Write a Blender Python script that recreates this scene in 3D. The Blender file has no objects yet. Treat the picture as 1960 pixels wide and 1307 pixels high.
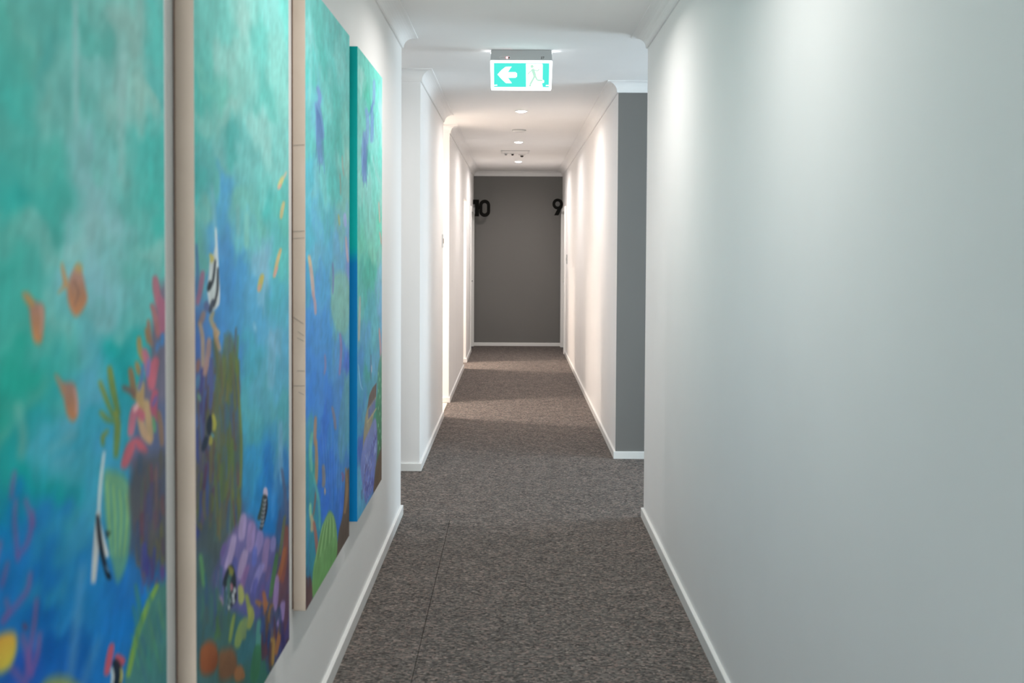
import bpy, bmesh, math, random
import numpy as np
from mathutils import Matrix, Vector

scene = bpy.context.scene
COL = scene.collection
random.seed(7)
PI = math.pi

# ------------------------------------------------------------------ camera
FPX, CX, CY = 2000.0, 980.0, 653.5
PITCH, ROLL, YAW, SHIFT_PX, EYE = .03136, .00534, .00238, 115.088, 1.50926
PPY = CY - SHIFT_PX


def view_ray(px, py):
    """direction from the eye through a point measured on the photograph (1960 x 1307)"""
    u, v = px - CX, py - PPY
    c, s = math.cos(ROLL), math.sin(ROLL)
    u, v = c * u + s * v, -s * u + c * v
    x, fw, up = u / FPX, 1.0, -v / FPX
    c, s = math.cos(PITCH), math.sin(PITCH)
    y, z = fw * c + up * s, up * c - fw * s
    c, s = math.cos(YAW), math.sin(YAW)
    return Vector((c * x - s * y, s * x + c * y, z))


fwd = view_ray(CX, PPY)
right = view_ray(CX + FPX, PPY) - fwd
up = view_ray(CX, PPY - FPX) - fwd
cam_data = bpy.data.cameras.new('camera')
cam = bpy.data.objects.new('camera', cam_data)
COL.objects.link(cam)
m = Matrix((right, up, -fwd)).transposed().to_4x4()
m.translation = (0, 0, EYE)
cam.matrix_world = m
cam_data.sensor_width = 36.0
cam_data.sensor_fit = 'HORIZONTAL'
cam_data.lens = 36.0 * FPX / 1960.0
cam_data.shift_y = -SHIFT_PX / 1960.0
cam_data.clip_start = .05
cam_data.dof.use_dof = True
cam_data.dof.focus_distance = 8.0
cam_data.dof.aperture_fstop = 5.0
scene.camera = cam

# ------------------------------------------------------------------ world, exposure
world = bpy.data.worlds.new('world')
scene.world = world
world.use_nodes = True
world.node_tree.nodes['Background'].inputs[0].default_value = (.62, .78, 1.0, 1)
world.node_tree.nodes['Background'].inputs[1].default_value = 1.0
scene.view_settings.view_transform = 'Standard'
scene.view_settings.look = 'None'
scene.view_settings.gamma = 1.0
scene.view_settings.use_curve_mapping = False
scene.view_settings.exposure = 1.6

# ------------------------------------------------------------------ measures (metres)
XL, XR = -.638, .7345          # corridor walls
CEIL = 2.70
Y_BACK = -4.0
Y_LN, Y_RN = 5.875, 5.846      # where the near walls end at the cross corridor
Y_LS, Y_RS = 7.044, 7.498      # where the far walls begin again
Y_O1A, Y_O1B = 9.30, 10.19     # full height opening on the left
Y_O2A, Y_O2B, O2_TOP = 13.09, 13.79, 2.135
Y_END = 16.18
X_LE, X_RE = -3.2, 3.5         # ends of the cross corridor
WARM = (1.0, .92, .89)
NEUTRAL = (1.0, .95, .91)
DAY = (.80, .90, 1.0)


def area_light(name, loc, rot, sx, sy, power, color):
    d = bpy.data.lights.new(name, 'AREA')
    d.shape = 'RECTANGLE'
    d.size, d.size_y, d.energy, d.color = sx, sy, power, color
    o = bpy.data.objects.new(name, d)
    COL.objects.link(o)
    o.location, o.rotation_euler = loc, rot
    return o


# daylight that comes in by the window at the cross corridor's end and fill light through an added window behind the viewer
area_light('daylight_side', (X_RE + .35, 6.67, 1.4), (0, PI / 2, 0), 2.0, 1.3, 40, DAY)
area_light('fill_back', (.05, Y_BACK - .35, 1.45), (-PI / 2, 0, PI), 1.1, 2.0, 60, (.97, .98, 1.0))


# ------------------------------------------------------------------ helpers
def lin(c):
    c = c / 255.0
    return c / 12.92 if c <= .04045 else ((c + .055) / 1.055) ** 2.4


def srgb(*c):
    return tuple(lin(v) for v in c)


def tag(o, label=None, cat=None, group=None, kind=None):
    if label: o['label'] = label
    if cat: o['category'] = cat
    if group: o['group'] = group
    if kind: o['kind'] = kind
    return o


def link(name, mesh, mats, parent=None, smooth=False):
    o = bpy.data.objects.new(name, mesh)
    COL.objects.link(o)
    for mt in (mats if isinstance(mats, (list, tuple)) else [mats]):
        if mt and mt.name not in [k.name for k in mesh.materials if k]:
            mesh.materials.append(mt)
    if parent: o.parent = parent
    if smooth:
        for p in mesh.polygons: p.use_smooth = True
    return o


def from_bm(name, bm, mats, parent=None, smooth=False):
    me = bpy.data.meshes.new(name)
    bmesh.ops.recalc_face_normals(bm, faces=bm.faces)
    bm.to_mesh(me)
    bm.free()
    return link(name, me, mats, parent, smooth)


def empty(name, loc=(0, 0, 0), rz=0):
    o = bpy.data.objects.new(name, None)
    COL.objects.link(o)
    o.location = loc
    o.rotation_euler = (0, 0, rz)
    o.empty_display_size = .05
    return o


def add_box(bm, x0, x1, y0, y1, z0, z1):
    vs = [bm.verts.new((x, y, z)) for z in (z0, z1) for y in (y0, y1) for x in (x0, x1)]
    for f in ((0, 2, 3, 1), (4, 5, 7, 6), (0, 1, 5, 4), (2, 6, 7, 3), (0, 4, 6, 2), (1, 3, 7, 5)):
        bm.faces.new([vs[i] for i in f])
    return vs


def box(name, x0, x1, y0, y1, z0, z1, mt, parent=None, bevel=0):
    bm = bmesh.new()
    add_box(bm, x0, x1, y0, y1, z0, z1)
    if bevel:
        bmesh.ops.bevel(bm, geom=bm.edges[:], offset=bevel, segments=2, affect='EDGES', profile=.5)
    return from_bm(name, bm, mt, parent)


def prism_bm(poly, z0, z1):
    bm = bmesh.new()
    a = [bm.verts.new((x, y, z0)) for x, y in poly]
    b = [bm.verts.new((x, y, z1)) for x, y in poly]
    n = len(poly)
    bm.faces.new(a[::-1])
    bm.faces.new(b)
    for i in range(n):
        bm.faces.new((a[i], a[(i + 1) % n], b[(i + 1) % n], b[i]))
    return bm


def sweep_bm(path, prof, side, bm=None):
    """profile (offset from the wall, z) carried along a wall line with mitred corners; side +1: room on the left of the path"""
    bm = bm or bmesh.new()
    P = [Vector((x, y)) for x, y in path]
    nr = []
    for i in range(len(P) - 1):
        d = (P[i + 1] - P[i]).normalized()
        nr.append(Vector((-d.y, d.x)) * side)
    rings = []
    for i, p in enumerate(P):
        if i == 0: mv = nr[0]
        elif i == len(P) - 1: mv = nr[-1]
        else:
            b = (nr[i - 1] + nr[i]).normalized()
            mv = b / b.dot(nr[i])
        rings.append([bm.verts.new((p.x + mv.x * o, p.y + mv.y * o, z)) for o, z in prof])
    k = len(prof)
    for i in range(len(rings) - 1):
        for j in range(k):
            bm.faces.new((rings[i][j], rings[i][(j + 1) % k], rings[i + 1][(j + 1) % k], rings[i + 1][j]))
    bm.faces.new(rings[0][::-1])
    bm.faces.new(rings[-1])
    return bm


def lathe_bm(prof, n=32, bm=None, cx=0, cy=0):
    bm = bm or bmesh.new()
    rings = []
    for r, z in prof:
        if r < 1e-6: rings.append([bm.verts.new((cx, cy, z))])
        else: rings.append([bm.verts.new((cx + r * math.cos(2 * PI * i / n), cy + r * math.sin(2 * PI * i / n), z)) for i in range(n)])
    for a, b in zip(rings[:-1], rings[1:]):
        if len(a) == 1 and len(b) == 1: continue
        for i in range(n):
            j = (i + 1) % n
            if len(a) == 1: bm.faces.new((a[0], b[j], b[i]))
            elif len(b) == 1: bm.faces.new((a[i], a[j], b[0]))
            else: bm.faces.new((a[i], a[j], b[j], b[i]))
    return bm


def plate_bm(poly, y0, y1, bm=None):
    """flat outline in the x-z plane given thickness along y"""
    bm = bm or bmesh.new()
    a = [bm.verts.new((x, y0, z)) for x, z in poly]
    b = [bm.verts.new((x, y1, z)) for x, z in poly]
    n = len(poly)
    bm.faces.new(a)
    bm.faces.new(b[::-1])
    for i in range(n):
        bm.faces.new((a[i], b[i], b[(i + 1) % n], a[(i + 1) % n]))
    return bm


def ring_bm(outer, inner, y0, y1, bm=None):
    bm = bm or bmesh.new()
    n = len(outer)
    L = [[bm.verts.new((x, y, z)) for x, z in pts] for pts in (outer, inner) for y in (y0, y1)]
    oa, ob, ia, ib = L
    for i in range(n):
        j = (i + 1) % n
        bm.faces.new((oa[i], oa[j], ia[j], ia[i]))
        bm.faces.new((ob[i], ib[i], ib[j], ob[j]))
        bm.faces.new((oa[i], ob[i], ob[j], oa[j]))
        bm.faces.new((ia[i], ia[j], ib[j], ib[i]))
    return bm


# ------------------------------------------------------------------ materials
def base_mat(name, color, rough=.6, spec=.3):
    mt = bpy.data.materials.new(name)
    mt.use_nodes = True
    b = mt.node_tree.nodes['Principled BSDF']
    b.inputs['Base Color'].default_value = (*color, 1)
    b.inputs['Roughness'].default_value = rough
    b.inputs['Specular IOR Level'].default_value = spec
    return mt, mt.node_tree.nodes, mt.node_tree.links, b


def noise_node(N, L, scale, detail=3, vec=None, dist=0):
    n = N.new('ShaderNodeTexNoise')
    n.inputs['Scale'].default_value = scale
    n.inputs['Detail'].default_value = detail
    n.inputs['Distortion'].default_value = dist
    if vec is not None: L.new(vec, n.inputs['Vector'])
    return n


def paint_mat(name, color, rough=.55, spec=.25, bump=.04, scale=260, vary=.03):
    """rolled wall paint: fine stipple and very slight tone variation"""
    mt, N, L, b = base_mat(name, color, rough, spec)
    tc = N.new('ShaderNodeTexCoord')
    n1 = noise_node(N, L, scale, 2, tc.outputs['Object'])
    bp = N.new('ShaderNodeBump')
    bp.inputs['Strength'].default_value = bump
    bp.inputs['Distance'].default_value = .002
    L.new(n1.outputs['Fac'], bp.inputs['Height'])
    L.new(bp.outputs['Normal'], b.inputs['Normal'])
    n2 = noise_node(N, L, 2.2, 3, tc.outputs['Object'])
    mx = N.new('ShaderNodeMix')
    mx.data_type = 'RGBA'
    mx.inputs[6].default_value = (*[c * (1 - vary) for c in color], 1)
    mx.inputs[7].default_value = (*[min(1, c * (1 + vary)) for c in color], 1)
    L.new(n2.outputs['Fac'], mx.inputs[0])
    L.new(mx.outputs[2], b.inputs['Base Color'])
    return mt


def glow_mat(name, color, strength):
    mt = bpy.data.materials.new(name)
    mt.use_nodes = True
    N, L = mt.node_tree.nodes, mt.node_tree.links
    N.remove(N['Principled BSDF'])
    e = N.new('ShaderNodeEmission')
    e.inputs[0].default_value = (*color, 1)
    e.inputs[1].default_value = strength
    L.new(e.outputs[0], N['Material Output'].inputs[0])
    return mt


M = {}
M['wall'] = paint_mat('wall_paint_white', (.885, .88, .87))
M['grey'] = paint_mat('wall_paint_charcoal', (.195, .191, .182), .6, .25)
M['ceiling'] = paint_mat('ceiling_paint', (.90, .895, .885), .9, .1)
M['trim'] = paint_mat('trim_gloss_white', (.84, .84, .82), .35, .4, .01)
M['cornice'] = paint_mat('cornice_paint', (.88, .875, .865), .8, .15, .01)
M['door'] = paint_mat('door_paint', (.78, .77, .75), .4, .4, .01)
M['black'] = paint_mat('black_acrylic', (.008, .008, .007), .8, .08, .01)
M['steel'], _, _, sb = base_mat('brushed_steel', (.42, .41, .39), .35, .5)
sb.inputs['Metallic'].default_value = .9
M['plastic'] = paint_mat('white_plastic', (.74, .74, .73), .4, .4, .005)
M['greyplastic'] = paint_mat('grey_plastic', (.36, .37, .37), .45, .4, .005)
M['darkplastic'] = paint_mat('dark_plastic', (.05, .045, .04), .5, .3, .005)
M['housing'] = paint_mat('sign_housing', (.48, .49, .49), .45, .4, .005)
M['tile'] = paint_mat('glazed_tile', (.72, .66, .58), .25, .5, .01, 30, .06)
M['grout'] = paint_mat('grout', (.30, .26, .22), .9, .1)
M['brass'], _, _, sb = base_mat('tile_edge_metal', (.10, .08, .06), .5, .4)
M['wood'] = paint_mat('stretcher_wood', (.26, .15, .11), .7, .2, .1, 60, .15)
M['concrete'] = paint_mat('subfloor', (.10, .10, .10), .9, .1)


def linen_mat():
    mt, N, L, b = base_mat('raw_canvas', (.55, .47, .40), .9, .1)
    tc = N.new('ShaderNodeTexCoord')
    w = N.new('ShaderNodeTexWave')
    w.bands_direction = 'Z'
    w.inputs['Scale'].default_value = 220
    w.inputs['Distortion'].default_value = 1.5
    L.new(tc.outputs['Object'], w.inputs['Vector'])
    bp = N.new('ShaderNodeBump')
    bp.inputs['Strength'].default_value = .15
    bp.inputs['Distance'].default_value = .001
    L.new(w.outputs['Fac'], bp.inputs['Height'])
    L.new(bp.outputs['Normal'], b.inputs['Normal'])
    n = noise_node(N, L, 6, 4, tc.outputs['Object'])
    cr = N.new('ShaderNodeValToRGB')
    cr.color_ramp.elements[0].position, cr.color_ramp.elements[1].position = .3, .75
    cr.color_ramp.elements[0].color = (.58, .48, .395, 1)
    cr.color_ramp.elements[1].color = (.65, .545, .455, 1)
    L.new(n.outputs['Fac'], cr.inputs[0])
    L.new(cr.outputs[0], b.inputs['Base Color'])
    return mt


M['linen'] = linen_mat()


def carpet_mat():
    mt, N, L, b = base_mat('loop_pile_carpet', (.1, .1, .1), 1.0, .05)
    tc = N.new('ShaderNodeTexCoord')
    mp = N.new('ShaderNodeMapping')
    mp.inputs['Scale'].default_value = (.62, 1.0, 1.0)
    L.new(tc.outputs['Object'], mp.inputs['Vector'])
    warp = noise_node(N, L, 40, 2, mp.outputs[0])
    ad = N.new('ShaderNodeVectorMath')
    ad.operation = 'MULTIPLY_ADD'
    ad.inputs[1].default_value = (.012, .012, 0)
    L.new(warp.outputs['Color'], ad.inputs[0])
    L.new(mp.outputs[0], ad.inputs[2])
    v = N.new('ShaderNodeTexVoronoi')
    v.inputs['Scale'].default_value = 150
    L.new(ad.outputs[0], v.inputs['Vector'])
    sep = N.new('ShaderNodeSeparateColor')
    L.new(v.outputs['Color'], sep.inputs[0])
    cr = N.new('ShaderNodeValToRGB')
    els = cr.color_ramp.elements
    els[0].position, els[0].color = 0.0, (0.068, 0.062, 0.057, 1)
    els[1].position, els[1].color = 1.0, (0.342, 0.297, 0.264, 1)
    for pos, c in ((.30, (0.122, 0.113, 0.104)), (.55, (0.165, 0.151, 0.140)), (.75, (0.213, 0.186, 0.171)), (.88, (0.251, 0.189, 0.168))):
        e = els.new(pos)
        e.color = (*c, 1)
    L.new(sep.outputs[0], cr.inputs[0])
    big = noise_node(N, L, 9, 4, tc.outputs['Object'])
    rmp = N.new('ShaderNodeMapRange')
    rmp.inputs['From Min'].default_value, rmp.inputs['From Max'].default_value = .3, .7
    rmp.inputs['To Min'].default_value, rmp.inputs['To Max'].default_value = .86, 1.08
    L.new(big.outputs['Fac'], rmp.inputs[0])
    mul = N.new('ShaderNodeMix')
    mul.data_type = 'RGBA'
    mul.blend_type = 'MULTIPLY'
    mul.inputs[0].default_value = 1
    L.new(cr.outputs[0], mul.inputs[6])
    L.new(rmp.outputs[0], mul.inputs[7])
    L.new(mul.outputs[2], b.inputs['Base Color'])
    bp = N.new('ShaderNodeBump')
    bp.invert = True
    bp.inputs['Strength'].default_value = .75
    bp.inputs['Distance'].default_value = .006
    L.new(v.outputs['Distance'], bp.inputs['Height'])
    L.new(bp.outputs['Normal'], b.inputs['Normal'])
    return mt


M['carpet'] = carpet_mat()


def glass_mat():
    mt = bpy.data.materials.new('window_glass')
    mt.use_nodes = True
    N, L = mt.node_tree.nodes, mt.node_tree.links
    N.remove(N['Principled BSDF'])
    t, g, mx = N.new('ShaderNodeBsdfTransparent'), N.new('ShaderNodeBsdfGlossy'), N.new('ShaderNodeMixShader')
    t.inputs[0].default_value = (.94, .97, .96, 1)
    g.inputs['Roughness'].default_value = .02
    mx.inputs[0].default_value = .08
    L.new(t.outputs[0], mx.inputs[1])
    L.new(g.outputs[0], mx.inputs[2])
    L.new(mx.outputs[0], N['Material Output'].inputs[0])
    return mt


M['glass'] = glass_mat()

# ------------------------------------------------------------------ the setting: walls, floor, ceiling
T = .12


def wall(name, poly, label, mats=None, z0=0, z1=CEIL):
    o = from_bm(name, prism_bm(poly, z0, z1), mats or M['wall'])
    return tag(o, label, 'wall', kind='structure')


wall('wall_left_near', [(XL - T, Y_BACK), (XL, Y_BACK), (XL, Y_LN), (X_LE, Y_LN), (X_LE, Y_LN - T), (XL - T, Y_LN - T)],
     'white near left corridor wall carrying the four underwater canvases')
wall('wall_left_middle', [(X_LE, Y_LS), (XL, Y_LS), (XL, Y_O1A), (-2.6, Y_O1A), (-2.6, Y_O1A - T), (XL - T, Y_O1A - T), (XL - T, Y_LS + T), (X_LE, Y_LS + T)],
     'white left corridor wall between the cross corridor and the first opening')
wall('wall_left_far', [(-2.6, Y_O1B), (XL, Y_O1B), (XL, Y_O2A), (-2.4, Y_O2A), (-2.4, Y_O2A - T), (XL - T, Y_O2A - T), (XL - T, Y_O1B + T), (-2.6, Y_O1B + T)],
     'white left corridor wall between the two lit openings')
D10A, D10B, DTOP = 15.14, 16.06, 2.06
wall('wall_left_end', [(-2.4, Y_O2B), (XL, Y_O2B), (XL, D10A), (XL - T, D10A), (XL - T, Y_O2B + T), (-2.4, Y_O2B + T)],
     'short white left corridor wall just before door ten')
wall('wall_left_corner', [(XL - T, D10B), (XL, D10B), (XL, Y_END), (XL - T, Y_END)], 'narrow white wall strip between door ten and the grey end wall')
wall('wall_left_opening_head', [(XL - T, Y_O2A), (XL, Y_O2A), (XL, Y_O2B), (XL - T, Y_O2B)], 'white wall above the second lit opening on the left', z0=O2_TOP)
wall('wall_left_door_head', [(XL - T, D10A), (XL, D10A), (XL, D10B), (XL - T, D10B)], 'white wall above door ten', z0=DTOP)
wall('wall_right_near', [(XR, Y_BACK), (XR + T, Y_BACK), (XR + T, Y_RN - T), (X_RE, Y_RN - T), (X_RE, Y_RN), (XR, Y_RN)],
     'broad white near right corridor wall')
D9A, D9B = 15.00, 16.00
o = wall('wall_right_far', [(XR, Y_RS), (X_RE, Y_RS), (X_RE, Y_RS + T), (XR + T, Y_RS + T), (XR + T, D9A), (XR, D9A)],
         'white far right corridor wall with a charcoal painted return at the cross corridor', [M['wall'], M['grey']])
for p in o.data.polygons:
    if p.normal.y < -.9 and abs(p.center.y - Y_RS) < .01: p.material_index = 1
wall('wall_right_corner', [(XR, D9B), (XR + T, D9B), (XR + T, Y_END), (XR, Y_END)], 'narrow white wall strip between door nine and the grey end wall')
wall('wall_right_door_head', [(XR, D9A), (XR + T, D9A), (XR + T, D9B), (XR, D9B)], 'white wall above door nine', z0=DTOP)
wall('wall_end', [(XL - T, Y_END), (XR + T, Y_END), (XR + T, Y_END + T), (XL - T, Y_END + T)], 'charcoal grey wall closing the far end of the corridor', M['grey'])
wall('wall_opening_back', [(-2.72, Y_O1A - T), (-2.6, Y_O1A - T), (-2.6, Y_O1B + T), (-2.72, Y_O1B + T)], 'white wall at the back of the first lit opening')
wall('wall_room_back', [(-2.52, Y_O2A - T), (-2.4, Y_O2A - T), (-2.4, Y_O2B + T), (-2.52, Y_O2B + T)], 'white wall at the back of the second lit opening')
wall('wall_cross_left_end', [(X_LE - T, Y_LN - T), (X_LE, Y_LN - T), (X_LE, Y_LS + T), (X_LE - T, Y_LS + T)], 'white wall closing the cross corridor on the left')


def holed_wall(name, axis, at, lo, hi, a0, a1, z0, z1, label, mt):
    """wall slab across the corridor with one window opening"""
    bm = bmesh.new()
    for (p0, p1, q0, q1) in ((lo, a0, 0, CEIL), (a1, hi, 0, CEIL), (a0, a1, 0, z0), (a0, a1, z1, CEIL)):
        if axis == 'x': add_box(bm, at, at + T, p0, p1, q0, q1)
        else: add_box(bm, p0, p1, at - T, at, q0, q1)
    return tag(from_bm(name, bm, mt), label, 'wall', kind='structure')


def window(name, axis, at, a0, a1, z0, z1, label):
    r = empty(name, (at, (a0 + a1) / 2, z0) if axis == 'x' else ((a0 + a1) / 2, at, z0))
    w, h, f = (a1 - a0) / 2, z1 - z0, .05

    def piece(nm, p0, p1, q0, q1, t, mt):
        if axis == 'x': box(nm, .06 - t, .06 + t, p0, p1, q0, q1, mt, r)
        else: box(nm, p0, p1, -.06 - t, -.06 + t, q0, q1, mt, r)
    for p0, p1, q0, q1 in ((-w, -w + f, 0, h), (w - f, w, 0, h), (-w + f, w - f, 0, f), (-w + f, w - f, h - f, h), (-f / 2, f / 2, f, h - f)):
        piece('window_frame', p0, p1, q0, q1, .03, M['trim'])
    for p0, p1 in ((-w + f, -f / 2), (f / 2, w - f)):
        piece('pane', p0, p1, f, h - f, .003, M['glass'])
    return tag(r, label, 'window', kind='structure')


holed_wall('wall_cross_right_end', 'x', X_RE, Y_RN - T, Y_RS + T, 6.02, 7.32, .35, 2.35, 'white wall with a window at the right end of the cross corridor', M['wall'])
window('window_1', 'x', X_RE, 6.02, 7.32, .35, 2.35, 'white framed window at the right end of the cross corridor')
holed_wall('wall_back', 'y', Y_BACK, XL - T, XR + T, -.5, .6, .4, 2.4, 'white wall with an added window opening behind the viewer', M['wall'])
window('fill_window', 'y', Y_BACK, -.5, .6, .4, 2.4, 'added white framed window behind the viewer, for fill light')  # added unseen window, lets fill light into the near corridor

tag(box('ceiling', X_LE - T, X_RE + T, Y_BACK - T, Y_END + T, CEIL, CEIL + .1, M['ceiling']), 'flat white plaster ceiling of the corridor', 'ceiling', kind='structure')

floor = tag(box('floor', X_LE - T, X_RE + T, Y_BACK - T, Y_END + T, -.12, -.012, M['concrete']),
            'corridor floor laid with grey-brown loop pile carpet', 'floor', kind='structure')
SEAM = -.352
G = .0008


def carpet(x0, x1, y0, y1):
    c = box('carpet_sheet', x0 + G, x1 - G, y0 + G, y1 - G, -.012, 0, M['carpet'], floor, bevel=.0018)
    return c


carpet(XL, SEAM, Y_BACK, 5.838)
carpet(SEAM, XR, Y_BACK, 5.148)
carpet(SEAM, XR, 5.148, 5.838)
o = from_bm('carpet_sheet', prism_bm([(XL, 5.8388), (XR, 5.8388), (XR, Y_RN), (X_RE, Y_RN), (X_RE, Y_RS), (XR, Y_RS), (XR, 10.387),
                                     (XL, 10.387), (XL, Y_LS), (X_LE, Y_LS), (X_LE, Y_LN), (XL, Y_LN)], -.012, 0), M['carpet'], floor)
carpet(XL, XR, 10.388, Y_END)
for i in range(6):
    for j in range(3):
        x1 = XL - .012 - i * .32
        y0 = Y_O1A + .006 + j * .296
        box('tile', x1 - .316, x1, y0, y0 + .292, -.012, -.002, M['tile'], floor)
box('edge_strip', XL - .012, XL - .001, Y_O1A, Y_O1B, -.012, .001, M['brass'], floor)
box('carpet_sheet', -2.4, XL, Y_O2A, Y_O2B, -.012, 0, M['carpet'], floor)

# skirting boards
BH, BT = .052, .014
SK = [(-.004, 0), (BT, 0), (BT, BH - .002), (BT - .002, BH), (-.004, BH)]


def skirting(name, path, side, label):
    o = from_bm(name, sweep_bm(path, SK, side), M['trim'])
    return tag(o, label, 'baseboard', kind='structure')


skirting('baseboard_left_near', [(XL, Y_BACK), (XL, Y_LN), (X_LE, Y_LN)], -1, 'white skirting board along the near left wall under the canvases')
skirting('baseboard_left_middle', [(X_LE, Y_LS), (XL, Y_LS), (XL, Y_O1A), (-2.6, Y_O1A)], -1, 'white skirting board around the middle left wall')
skirting('baseboard_left_far', [(-2.6, Y_O1B), (XL, Y_O1B), (XL, Y_O2A)], -1, 'white skirting board along the left wall between the two lit openings')
skirting('baseboard_left_end', [(-2.4, Y_O2B), (XL, Y_O2B), (XL, D10A - .07)], -1, 'white skirting board along the short left wall before door ten')
skirting('baseboard_right_near', [(XR, Y_BACK), (XR, Y_RN), (X_RE, Y_RN)], 1, 'white skirting board along the broad near right wall')
skirting('baseboard_right_far', [(X_RE, Y_RS), (XR, Y_RS), (XR, D9A - .07)], 1, 'white skirting board along the far right wall and its charcoal return')
skirting('baseboard_end', [(XL, Y_END), (XR, Y_END)], -1, 'white skirting board below the charcoal end wall')

# cove cornices
CP = [(-.004, CEIL + .004), (-.004, CEIL - .075), (.009, CEIL - .075), (.0095, CEIL - .069)]
for k in range(9):
    a = k / 8 * PI / 2
    CP.append((.078 - .067 * math.cos(a), CEIL - .069 + .062 * math.sin(a)))
CP += [(.084, CEIL - .0065), (.084, CEIL + .004)]


def cornice(name, path, side, label):
    o = from_bm(name, sweep_bm(path, CP, side), M['cornice'])
    return tag(o, label, 'cornice', kind='structure')


cornice('trim_1', [(XL, Y_BACK), (XL, Y_LN), (X_LE, Y_LN)], -1, 'white cove cornice above the near left wall')
cornice('trim_2', [(X_LE, Y_LS), (XL, Y_LS), (XL, Y_O1A), (-2.6, Y_O1A)], -1, 'white cove cornice wrapping the middle left wall')
cornice('trim_3', [(-2.6, Y_O1B), (XL, Y_O1B), (XL, Y_END), (XR, Y_END), (XR, Y_RS), (X_RE, Y_RS)], -1, 'white cove cornice around the far end of the corridor')
cornice('trim_4', [(XR, Y_BACK), (XR, Y_RN), (X_RE, Y_RN)], 1, 'white cove cornice above the broad near right wall')


# doors nine and ten
def door(name, sgn, xw, y0, y1, label):
    """door in a side wall: sgn -1 left wall, +1 right wall; the leaf sits back in the wall"""
    r = empty(name, (xw, (y0 + y1) / 2, 0))
    h = (y1 - y0) / 2
    pr = .028 if sgn > 0 else .016

    def pc(nm, a0, a1, b0, b1, z0, z1, mt, parent=r):
        xs = sorted((a0 * sgn, a1 * sgn))
        return box(nm, xs[0], xs[1], b0, b1, z0, z1, mt, parent, bevel=.002)
    W = .06
    pc('architrave', -pr, .001, -h - W, -h + .004, 0, DTOP + W, M['trim'])
    pc('architrave', -pr, .001, h - .004, h + W, 0, DTOP + W, M['trim'])
    pc('architrave', -pr, .001, -h + .004, h - .004, DTOP - .004, DTOP + W, M['trim'])
    pc('jamb', .001, T, -h, -h + .02, 0, DTOP, M['trim'])
    pc('jamb', .001, T, h - .02, h, 0, DTOP, M['trim'])
    pc('jamb', .001, T, -h + .02, h - .02, DTOP - .02, DTOP, M['trim'])
    leaf = pc('leaf', .045, .083, -h + .023, h - .023, .008, DTOP - .023, M['door'])
    hy = -h + .10 if sgn < 0 else -h + .10
    bm = bmesh.new()
    xs = sorted((.045 * sgn, .037 * sgn))
    add_box(bm, xs[0], xs[1], hy - .025, hy + .025, .96, 1.12)
    xs = sorted((.04 * sgn, -.012 * sgn))
    add_box(bm, xs[0], xs[1], hy - .009, hy + .009, 1.022, 1.040)
    xs = sorted((-.008 * sgn, -.024 * sgn))
    add_box(bm, xs[0], xs[1], hy - .010, hy + .12, 1.021, 1.041)
    hd = from_bm('handle', bm, M['steel'], leaf)
    tag(hd, 'brushed steel lever handle')
    return tag(r, label, 'door', kind='structure')


door('door_1', -1, XL, D10A, D10B, 'white door beside the number ten at the corridor end')
door('door_2', 1, XR, D9A, D9B, 'white door beside the number nine at the corridor end')


# ------------------------------------------------------------------ lamps
def downlight(x, y, power, color, label, group, cone=165, z=CEIL, glow=18.0):
    r = empty('downlight', (x, y, z))
    from_bm('trim_ring', lathe_bm([(.047, -.002), (.052, -.006), (.057, -.004), (.059, .0015), (.047, .0015)], 32), M['plastic'], r, True)
    mt = bpy.data.materials.get('downlight_lens_%d' % int(color[2] * 100)) or glow_mat('downlight_lens_%d' % int(color[2] * 100), tuple(.5 + .5 * c for c in color), glow)
    from_bm('lens', lathe_bm([(0, -.012), (.025, -.011), (.040, -.007), (.048, -.001), (.048, .001), (0, .001)], 32), mt, r, True)
    d = bpy.data.lights.new('downlight_lamp', 'AREA')
    d.shape = 'DISK'
    d.size = .086
    d.energy, d.color, d.spread = power, color, math.radians(cone)
    lo = bpy.data.objects.new('lamp_light', d)
    COL.objects.link(lo)
    lo.parent = r
    lo.location = (0, 0, -.0135)
    return tag(r, label, 'downlight', group)


GL = 'recessed ceiling downlights'
downlight(.052, 9.09, 4.4, WARM, 'round recessed downlight nearest behind the exit sign', GL)
downlight(.037, 11.71, 4.4, WARM, 'middle of the three lit downlights, beyond the smoke alarm', GL)
downlight(.045, 14.335, 5.8, WARM, 'farthest of the three lit downlights, before the end wall', GL)
downlight(.045, 4.75, 3.8, NEUTRAL, 'recessed downlight just in front of the exit sign, above the frame', GL, 160)
downlight(.045, 2.60, 3.1, NEUTRAL, 'recessed downlight above the viewer, over the second canvas', GL, 145)
downlight(-1.60, 6.45, 3.6, NEUTRAL, 'added downlight round the corner in the left cross corridor, for fill light', GL)  # added lamp out of view, brightens the left wall face past the crossing
downlight(-1.85, 9.75, 17, (1.0, .84, .73), 'recessed downlight inside the first lit opening', GL, 130)
downlight(-1.75, 13.44, 21, (1.0, .82, .69), 'recessed downlight inside the second lit opening', GL, 130)

# ------------------------------------------------------------------ exit sign
SX, SY = .034, 6.30
sign = empty('exit_sign', (SX, SY, CEIL))
tag(sign, 'lit green and white exit sign with arrow and running figure under the ceiling', 'exit sign')
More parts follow.
